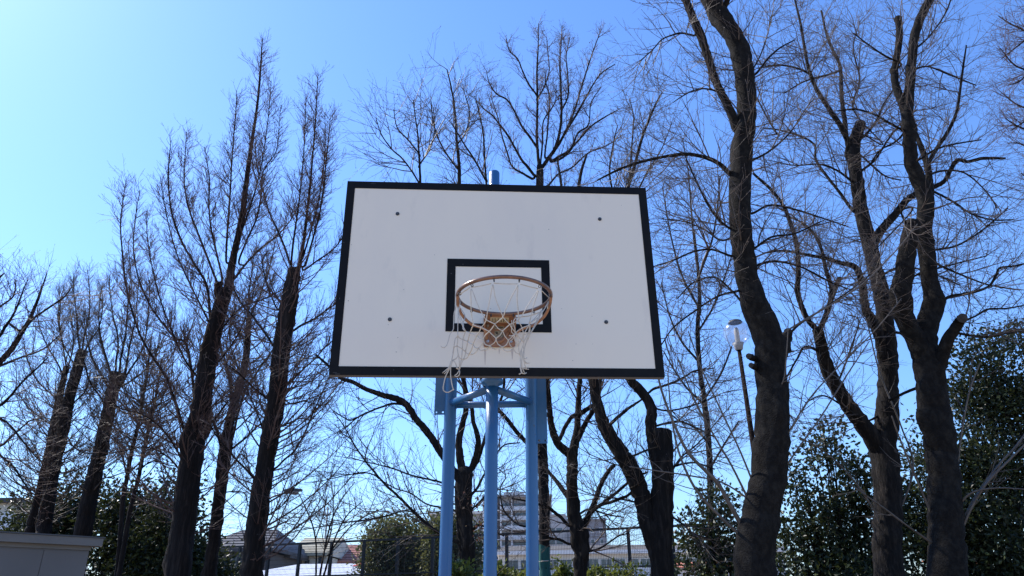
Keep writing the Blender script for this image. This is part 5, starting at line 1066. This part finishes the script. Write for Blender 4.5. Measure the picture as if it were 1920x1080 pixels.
    cp.tube([q0, q0+(top-q0)*.5, top-Z*rt*.35, top-Z*rt*.1, top], [rt, rt, rt, rt*.86, rt*.5], 28); cp.build('upper_tube', M['blue'], root)
    MB().lathe(pc(zc-.012), [(rc*.98, -.02), (rc*1.25, -.004), (rc*1.72, .0), (rc*1.78, .008), (rc*1.78, .022), (rc*1.6, .030), (rt, .032)], 32).build('collar', M['blue'], root)
    pl, rl = post([(834.3, 1075), (845.3, 740)], 4.27, 24.6, z1=3.55)
    pr, rr = post([(998.4, 1070), (996.2, 740)], 4.27, 24.2, z1=3.55)
    zb = at(922, 758.5, 4.27)[2]
    MB().tube([pl(zb), pr(zb)], .0205, 16).build('cross_tube', M['blue'], root)
    zd = at(905, 735, 4.0)[2]-.005
    for q, s in ((pl, 1), (pr, -1)):
        e = pc(zd+.005); MB().tube([q(zb+.008)-np.array([0, .03, 0])+np.array([s*.012, 0, 0]), e-np.array([s*.02, 0, 0])], .021, 16).build('brace_tube', M['blue'], root)
    # weld beads where tubes meet
    for q, s in ((pl, 1), (pr, -1)):
        c = q(zb); MB().torus(c+np.array([s*rl*.985, 0, 0]), .0215, .0035, (0, 1, 0), (0, 0, 1), 20, 6).build('weld_bead', M['blue'], root)
    # arms from the posts to the board
    for q in (pl, pr):
        for z in (2.98, 3.42):
            MB().tube([q(z), q(z)*np.array([1, 0, 1])+np.array([0, O[1]+.07, 0])], .02, 12).build('arm_tube', M['blue'], root)
    # flat side plates with bolt holes
    def plate(px0, px1, bot, Y, holes, z1=3.5):
        a, c = at(px0, bot[0], Y), at(px1, bot[1], Y); x0, x1 = a[0], c[0]; z0 = (a[2]+c[2])/2; hr = .0055
        xs = sorted({0, 1}); hx = [at(h_, hy, Y)[0] for h_, hy in holes]; hz = np.mean([at(h_, hy, Y)[2] for h_, hy in holes])
        X = [x0]+sum([[q-hr, q+hr] for q in hx], [])+[x1]; Zs = [z0, hz-hr, hz+hr, z1]; m = MB()
        for i in range(len(X)-1):
            for j in range(3):
                if j == 1 and i % 2 == 1: continue
                m.bx(X[i], X[i+1], Y-.004, Y+.004, Zs[j], Zs[j+1])
        # lean with the post
        k = (pl(3)-pl(2))[0]
        for arr in m.v: arr[:, 0] += (arr[:, 2]-z0)*k*.4
        m.build('side_plate', M['blue'], root)
    plate(814.5, 838, (778, 777), 4.262, ((818.5, 773.5), (830.5, 772.5)))
    plate(1006, 1026.8, (831, 832), 4.262, ((1011, 825.8), (1022.8, 826.5)))
    # rim
    C = O+nn*.375; C[2] = 3.05; C = C+t*.011
    ring = MB().torus(C, .2355, .0097, t, nn, 72, 14).build('rim', M['ring'], root)
    R0 = .2355
    pc_u0, pc_v1 = on(907, 594); pc_u1, pc_v0 = on(966, 652)
    bp = bmesh.new(); bmesh.ops.create_cube(bp, size=1)
    for v in bp.verts: v.co = (v.co.x*(pc_u1-pc_u0), v.co.y*.01, v.co.z*(pc_v1-pc_v0))
    bmesh.ops.bevel(bp, geom=list(bp.edges), offset=.004, segments=2, affect='EDGES')
    uc, vc = (pc_u0+pc_u1)/2, (pc_v0+pc_v1)/2
    m = MB(); m.add([W(uc+v.co.x, vc+v.co.z, .0085-v.co.y) for v in bp.verts], [[v.index for v in f.verts] for f in bp.faces]); bp.free()
    m.build('mounting_plate', M['rust'], ring)
    # shelf from the plate to the back of the ring, with side gussets
    m = MB(); zt = 3.05-.006
    m.box(W(uc, zt-O[2], .076), (pc_u1-pc_u0-.01, .128, .008), Mx); m.build('bracket_shelf', M['rust'], ring)
    for u in (pc_u0+.004, pc_u1-.004):
        g1 = [W(u-.003, zt-O[2]-.004, .0145), W(u-.003, zt-O[2]-.004, .13), W(u-.003, zt-O[2]-.025, .13), W(u-.003, vc-.03, .0145)]
        g2 = [p+t*.006 for p in g1]
        MB().add(g1+g2, [(0, 1, 2, 3), (7, 6, 5, 4), (0, 4, 5, 1), (1, 5, 6, 2), (2, 6, 7, 3), (3, 7, 4, 0)]).build('gusset', M['rust'], ring)
    # folded rib on the plate
    ru, rv = on(933, 640)
    MB().tube(resample([W(uc-.045, vc-.028, .016), W(uc-.02, vc-.06, .02), W(uc+.012, vc-.058, .021), W(uc+.05, vc-.005, .016)], 16)[0], .0085, 8).build('rib', M['rust'], ring)
    for px, py in ((914, 612), (914, 641), (958.5, 641.5), (959, 607)):
        u, v = on(px, py)
        disc(MB(), W(u, v, .0138), .0085, .002, 18).build('washer', M['steel'], ring)
        disc(MB(), W(u, v, .016), .0052, .005, 6).build('bolt', M['steel'], ring)
    # stickers with small dark characters
    def sticker(x0, y0, x1, y1, mk, hh, strokes=0):
        a0, b1 = on(x0, y0); a1, b0 = on(x1, y1); a0 += 0
        s = bxl(MB(), a0, a1, b0, b1, hh, hh+.0006).build('sticker', M[mk], ring)
        if strokes:
            p = MB(); nch = strokes; cw = (a1-a0)*.92/nch; r_ = random.Random(4)
            for i in range(nch):
                cx = a0+(a1-a0)*.04+cw*(i+.5); H = (b1-b0)
                for q in range(3):
                    yy = b0+H*(.22+.28*q); p_ = r_.uniform(.28, .42)
                    bxl(p, cx-cw*p_, cx+cw*p_, yy-H*.035, yy+H*.035, hh+.0008, hh+.0012)
                xx = cx+cw*r_.uniform(-.15, .15); bxl(p, xx-cw*.06, xx+cw*.06, b0+H*.12, b0+H*.88, hh+.0013, hh+.0016)
            p.build('sticker_print', M['print'], ring)
    # label stuck under the shelf
    zs = zt-.0045; q = [at_z(x_, y_, zs) for x_, y_ in ((919.5, 604.3), (954, 604.8), (954, 595.8), (919.5, 595.2))]
    MB().add(q+[p_+Z*.0004 for p_ in q], [(0, 3, 2, 1), (4, 5, 6, 7), (0, 1, 5, 4), (1, 2, 6, 5), (2, 3, 7, 6), (3, 0, 4, 7)]).build('sticker', M['sticker'], ring)
    p = MB(); r_ = random.Random(5)
    def dash(a0, b0, a1, b1, k):
        w0 = lambda a, b: (q[0]*(1-a)+q[1]*a)*(1-b)+(q[3]*(1-a)+q[2]*a)*b-Z*(.0006+.0002*k)
        p.add([w0(a0, b0), w0(a1, b0), w0(a1, b1), w0(a0, b1)], [(0, 3, 2, 1)])
    for i in range(6):
        x_ = .05+.15*i
        for j in range(3): dash(x_+r_.uniform(0, .03), .16+.26*j, x_+r_.uniform(.10, .14), .25+.26*j, 0)
        xx = x_+r_.uniform(.03, .09); dash(xx, .1, xx+.025, .9, 1)
    p.build('sticker_print', M['print'], ring)
    sticker(926, 613.5, 945.5, 619, 'sticker_g', .0140, 0)
    sticker(927, 622, 943.5, 634, 'sticker_g', .0140, 0)
    p = MB(); a, v = on(929.5, 627); bxl(p, a, a+.012, v-.004, v+.008, .0148, .0152); a, v = on(936, 630); bxl(p, a, a+.016, v-.001, v+.001, .0148, .0152); a, v = on(929, 616); bxl(p, a, a+.04, v-.002, v+.002, .0148, .0152)
    p.build('sticker_print', M['print'], ring)
    # curved support rods under the ring
    for s in (-1, 1):
        pts = [C+t*s*R0*math.cos(a)-nn*R0*math.sin(a)*(1 if a > 0 else 1)-Z*zz for a, zz in ((-.10, .008), (.15, .03), (.45, .062), (.8, .085), (1.15, .095))]
        pts.append(W(s*.068+uc, 3.05-.097-O[2], .016))
        MB().tube(resample(pts, 30)[0], .0078, 10).build('support_rod', M['rust'], ring)
    # net hooks: twelve loops under the ring
    HK = []
    for k in range(12):
        a = math.radians(15+30*k); rad = math.cos(a)*t+math.sin(a)*nn; c = C+rad*(R0-.004)-Z*.014; HK.append((a, c))
        MB().torus(c, .0075, .0022, rad, Z, 14, 6).build('net_hook', M['dark_steel'], ring)
    # ---------------- torn net: cords traced strand by strand, hanging from the ring
    Cz = lambda x, y: (840+x/9.366, 510+y/9.366)
    A_ = lambda x, y: (820+x/6.353, 580+y/6.353)
    B_ = lambda x, y: (940+x/8.31, 580+y/8.31)
    yF = C[1]-R0+.02
    def zone(px, py):       # distance of the net surface: a cone round the ring axis
        f = min(max((py-535)/115, 0), 1); hw = 88*(1-f)+62*f
        q = max(-1, min(1, (px-941)/hw)); return C[1]-(R0*(1-f)+.145*f)*math.sqrt(max(0, 1-q*q))*.96
    net = MB(); jr = random.Random(3)
    def cord(*pts, Y=None, r=.0024):
        P = []
        for i, (x, y) in enumerate(pts):
            yy = zone(x, y) if Y is None else (Y[0]+(Y[1]-Y[0])*i/max(1, len(pts)-1))
            P.append(at(x, y, yy))
        L = sum(np.linalg.norm(P[i+1]-P[i]) for i in range(len(P)-1))
        net.tube(resample(P, max(5, int(L/.012)))[0], r*jr.uniform(.92, 1.1), 7)
    def knot(x, y, Y=None):
        c = at(x, y, zone(x, y) if Y is None else Y); net.lathe(c-np.array([0, .001, 0]), [(0, -.0045), (.0035, -.003), (.0045, 0), (.0035, .003), (0, .0045)], 8)
    k1 = Cz(675, 845); k2 = Cz(965, 795); k3 = Cz(1235, 855); k0 = A_(430, 185); k4 = B_(440, 222)
    # long loops from the hooks
    cord(Cz(780, 222), Cz(735, 480), Cz(692, 700), k1); cord(Cz(790, 222), Cz(830, 450), Cz(892, 620), Cz(950, 745), k2)
    cord(Cz(1225, 232), Cz(1110, 450), Cz(1020, 640), Cz(985, 750), k2); cord(Cz(1230, 232), Cz(1212, 450), Cz(1230, 650), k3)
    cord(Cz(400, 300), Cz(402, 500), Cz(412, 750), k0); cord(Cz(412, 296), Cz(445, 370), Cz(510, 550), Cz(600, 730), k1)
    cord(Cz(1575, 322), Cz(1440, 530), Cz(1310, 745), k3); cord(Cz(1588, 328), Cz(1510, 560), Cz(1455, 790), k4)
    cord(Cz(150, 430), Cz(140, 600), Cz(105, 740), Cz(98, 930), A_(190, 240), A_(150, 300), A_(120, 410), A_(80, 460), A_(40, 438), Y=(3.37, 3.30))
    cord(Cz(175, 440), Cz(176, 700), Cz(172, 1000), A_(243, 320), Y=(3.35, 3.30)); cord(Cz(182, 440), Cz(210, 540), A_(250, 60), A_(280, 150), A_(335, 258), Y=(3.34, 3.26))
    cord(Cz(225, 640), Cz(300, 780), A_(300, 190), A_(335, 262), Y=(3.44, 3.27))
    cord(Cz(185, 450), Cz(190, 700), Cz(270, 920), A_(305, 230), A_(335, 258), Y=(3.36, 3.27))
    cord(Cz(1785, 468), Cz(1710, 620), Cz(1600, 780), k4, Y=(3.37, 3.24)); cord(B_(640, 20), B_(560, 200), B_(470, 352), Y=(3.37, 3.27)); cord(B_(622, 14), B_(570, 140), B_(468, 345), Y=(3.40, 3.27))
    cord(B_(625, 16), B_(540, 120), B_(440, 225), Y=(3.38, 3.24)); cord(B_(490, 10), B_(460, 110), B_(432, 220), Y=(3.40, 3.24)); cord(Cz(1792, 470), Cz(1765, 550), Cz(1742, 620), Cz(1750, 640), Y=(3.37, 3.36), r=.003)
    # lacing cord along the ring
    cord(Cz(190, 405), Cz(290, 335), Cz(385, 275)); cord(Cz(410, 272), Cz(600, 238), Cz(760, 203)); cord(Cz(800, 195), Cz(1010, 208), Cz(1220, 208)); cord(Cz(1265, 212), Cz(1430, 258), Cz(1575, 292)); cord(Cz(1640, 322), Cz(1720, 400), Cz(1795, 470), Y=(3.25, 3.38))
    cord(Cz(1190, 802), Cz(1320, 785), Cz(1450, 765), Cz(1640, 695), Y=(3.58, 3.50))
    Ek = [ (k1, A_(550, 185), A_(520, 215)), (k1, A_(640, 155), A_(685, 175)), (A_(520, 215), A_(470, 202), k0), (A_(520, 215), A_(580, 245), A_(618, 265)), (A_(685, 175), A_(650, 228), A_(618, 265)),
      (k0, A_(402, 245), A_(388, 285)), (A_(520, 215), A_(497, 275), A_(468, 315)), (A_(388, 285), A_(430, 302), A_(468, 315)), (A_(618, 265), A_(562, 318), A_(548, 365)), (A_(468, 315), A_(505, 343), A_(548, 365)),
      (A_(618, 265), A_(660, 308), A_(700, 345)), (A_(548, 365), A_(570, 418), A_(625, 435)), (A_(700, 345), A_(685, 392), A_(625, 435)), (A_(388, 285), A_(350, 265), A_(335, 260)), (A_(388, 285), A_(372, 340), A_(362, 380)),
      (A_(335, 260), A_(315, 320), A_(305, 360)), (A_(305, 360), A_(335, 372), A_(362, 380)), (A_(362, 380), A_(395, 410), A_(425, 415)), (A_(468, 315), A_(442, 375), A_(425, 415)), (A_(425, 415), A_(450, 455), A_(490, 465)),
      (A_(548, 365), A_(530, 425), A_(490, 465)), (A_(243, 322), A_(270, 345), A_(305, 360)), (A_(243, 322), A_(214, 345), A_(203, 410), A_(190, 470)), (A_(243, 322), A_(240, 385), A_(232, 435)), (A_(232, 435), A_(268, 455), A_(297, 468)),
      (A_(305, 360), A_(300, 425), A_(297, 468)), (A_(362, 380), A_(350, 450), A_(335, 495)), (A_(297, 468), A_(318, 492), A_(335, 495)), (A_(425, 415), A_(408, 480), A_(380, 530)), (A_(335, 495), A_(347, 525), A_(380, 530)),
      (A_(490, 465), A_(455, 515), A_(395, 545), A_(410, 528)), (A_(490, 465), A_(515, 492), A_(548, 485)), (A_(545, 488), A_(590, 478), A_(625, 435)), (A_(232, 435), A_(200, 455), A_(180, 560), A_(160, 640), A_(130, 720)), (A_(232, 435), A_(242, 500), A_(250, 550)),
      (A_(250, 550), A_(220, 590), A_(190, 600)), (A_(250, 550), A_(275, 588), A_(310, 595)), (A_(297, 468), A_(292, 545), A_(285, 600)), (A_(335, 495), A_(328, 555), A_(310, 595)), (A_(380, 530), A_(352, 583), A_(310, 595)),
      (A_(190, 470), A_(175, 580), A_(163, 680)), (A_(190, 600), A_(217, 645), A_(235, 700)), (A_(250, 550), A_(262, 630), A_(262, 700)), (A_(310, 600), A_(282, 660), A_(262, 720)), (A_(285, 600), A_(270, 670), A_(262, 700)), (A_(262, 720), A_(266, 770), A_(240, 803), A_(203, 790)), (A_(262, 722), A_(235, 770), A_(210, 785)),
      (A_(235, 700), A_(262, 718)), (A_(190, 600), A_(150, 700), A_(102, 790), A_(78, 880), A_(70, 960), A_(120, 990), A_(190, 955)), (A_(160, 640), A_(158, 780), A_(173, 890), A_(190, 955)), (A_(140, 690), A_(90, 735), A_(60, 752), A_(72, 774), A_(108, 745), A_(145, 680)),
      (A_(190, 600), A_(165, 610), A_(145, 670), A_(120, 730)), (A_(225, 700), A_(245, 712)),
      (k2, (935, 602), A_(685, 175)), (k2, B_(75, 180), B_(130, 235)), (k3, B_(200, 205), B_(130, 235)), (B_(130, 235), B_(65, 295), B_(20, 335)), (A_(685, 175), (934, 616), B_(20, 335)), (B_(130, 235), B_(168, 300), B_(220, 360)),
      (k3, B_(300, 240), B_(325, 290)), (B_(325, 290), B_(265, 330), B_(220, 360)), (B_(20, 335), (938, 628), A_(700, 345)), (B_(20, 335), B_(55, 420), B_(110, 480)), (B_(220, 360), B_(178, 420), B_(110, 480)), (A_(700, 345), (932.5, 644), B_(15, 590)),
      (B_(110, 480), B_(80, 550), B_(15, 590)), (B_(110, 480), B_(140, 565), B_(185, 605)), (B_(220, 360), B_(262, 470), B_(272, 560)), (B_(220, 360), B_(205, 460), B_(260, 580)), (B_(185, 605), B_(240, 560), B_(320, 480)), (A_(625, 435), (927, 655), B_(15, 590)), (B_(15, 590), B_(60, 650), B_(130, 655), B_(185, 615)),
      (B_(185, 605), B_(220, 670), B_(290, 705)), (B_(325, 290), B_(343, 380), B_(320, 470)), (B_(325, 290), B_(410, 255), k4), (k4, B_(375, 345), B_(345, 400), B_(350, 520), B_(310, 640), B_(295, 720), B_(300, 860), B_(318, 978), B_(345, 1005), B_(390, 990)),
      (B_(320, 470), B_(272, 560), B_(280, 690), B_(295, 720)), (B_(345, 400), B_(415, 375), B_(468, 355)), (B_(310, 640), B_(325, 740), B_(312, 870), B_(340, 915), B_(390, 930)), (B_(300, 870), B_(295, 930), B_(318, 985), B_(278, 1010)), (B_(345, 760), B_(383, 770), B_(398, 752)),
      (k4, B_(428, 350), B_(350, 520), B_(350, 650), B_(345, 760), B_(370, 810), B_(400, 838), B_(436, 838)), (B_(445, 240), B_(442, 360), B_(375, 540), B_(358, 650), B_(348, 760), B_(358, 830), B_(400, 838)), (B_(468, 355), B_(430, 440), B_(368, 570), B_(352, 700), B_(355, 830), B_(392, 925), B_(425, 932)), (B_(455, 365), B_(395, 500), B_(350, 640), B_(325, 760), B_(322, 890), B_(360, 990)),
      (B_(235, 360), B_(262, 420), B_(320, 480)), (B_(320, 480), B_(345, 505)), (B_(220, 130), B_(182, 205), B_(205, 270), B_(215, 350)), (B_(160, 170), B_(166, 250), B_(158, 350), B_(200, 400), B_(175, 470), B_(140, 490)), (B_(120, 405), B_(160, 415), B_(205, 390)) ]
    for e in Ek: cord(*e)
    for p in (k0, k1, k2, k3, A_(520, 215), A_(685, 175), A_(618, 265), A_(468, 315), A_(548, 365), A_(700, 345), A_(625, 435), A_(425, 415), A_(490, 465), A_(362, 380), A_(305, 360), A_(297, 468), A_(335, 495), A_(380, 530), A_(310, 595), A_(250, 550), A_(243, 322), A_(232, 435), A_(388, 285), A_(190, 955), A_(235, 700),
              B_(130, 235), B_(20, 335), B_(325, 290), B_(220, 360), B_(110, 480), B_(15, 590), B_(185, 605), B_(295, 720), B_(320, 480)): knot(*p)
    net.build('net', M['cord'], root)
hoop()
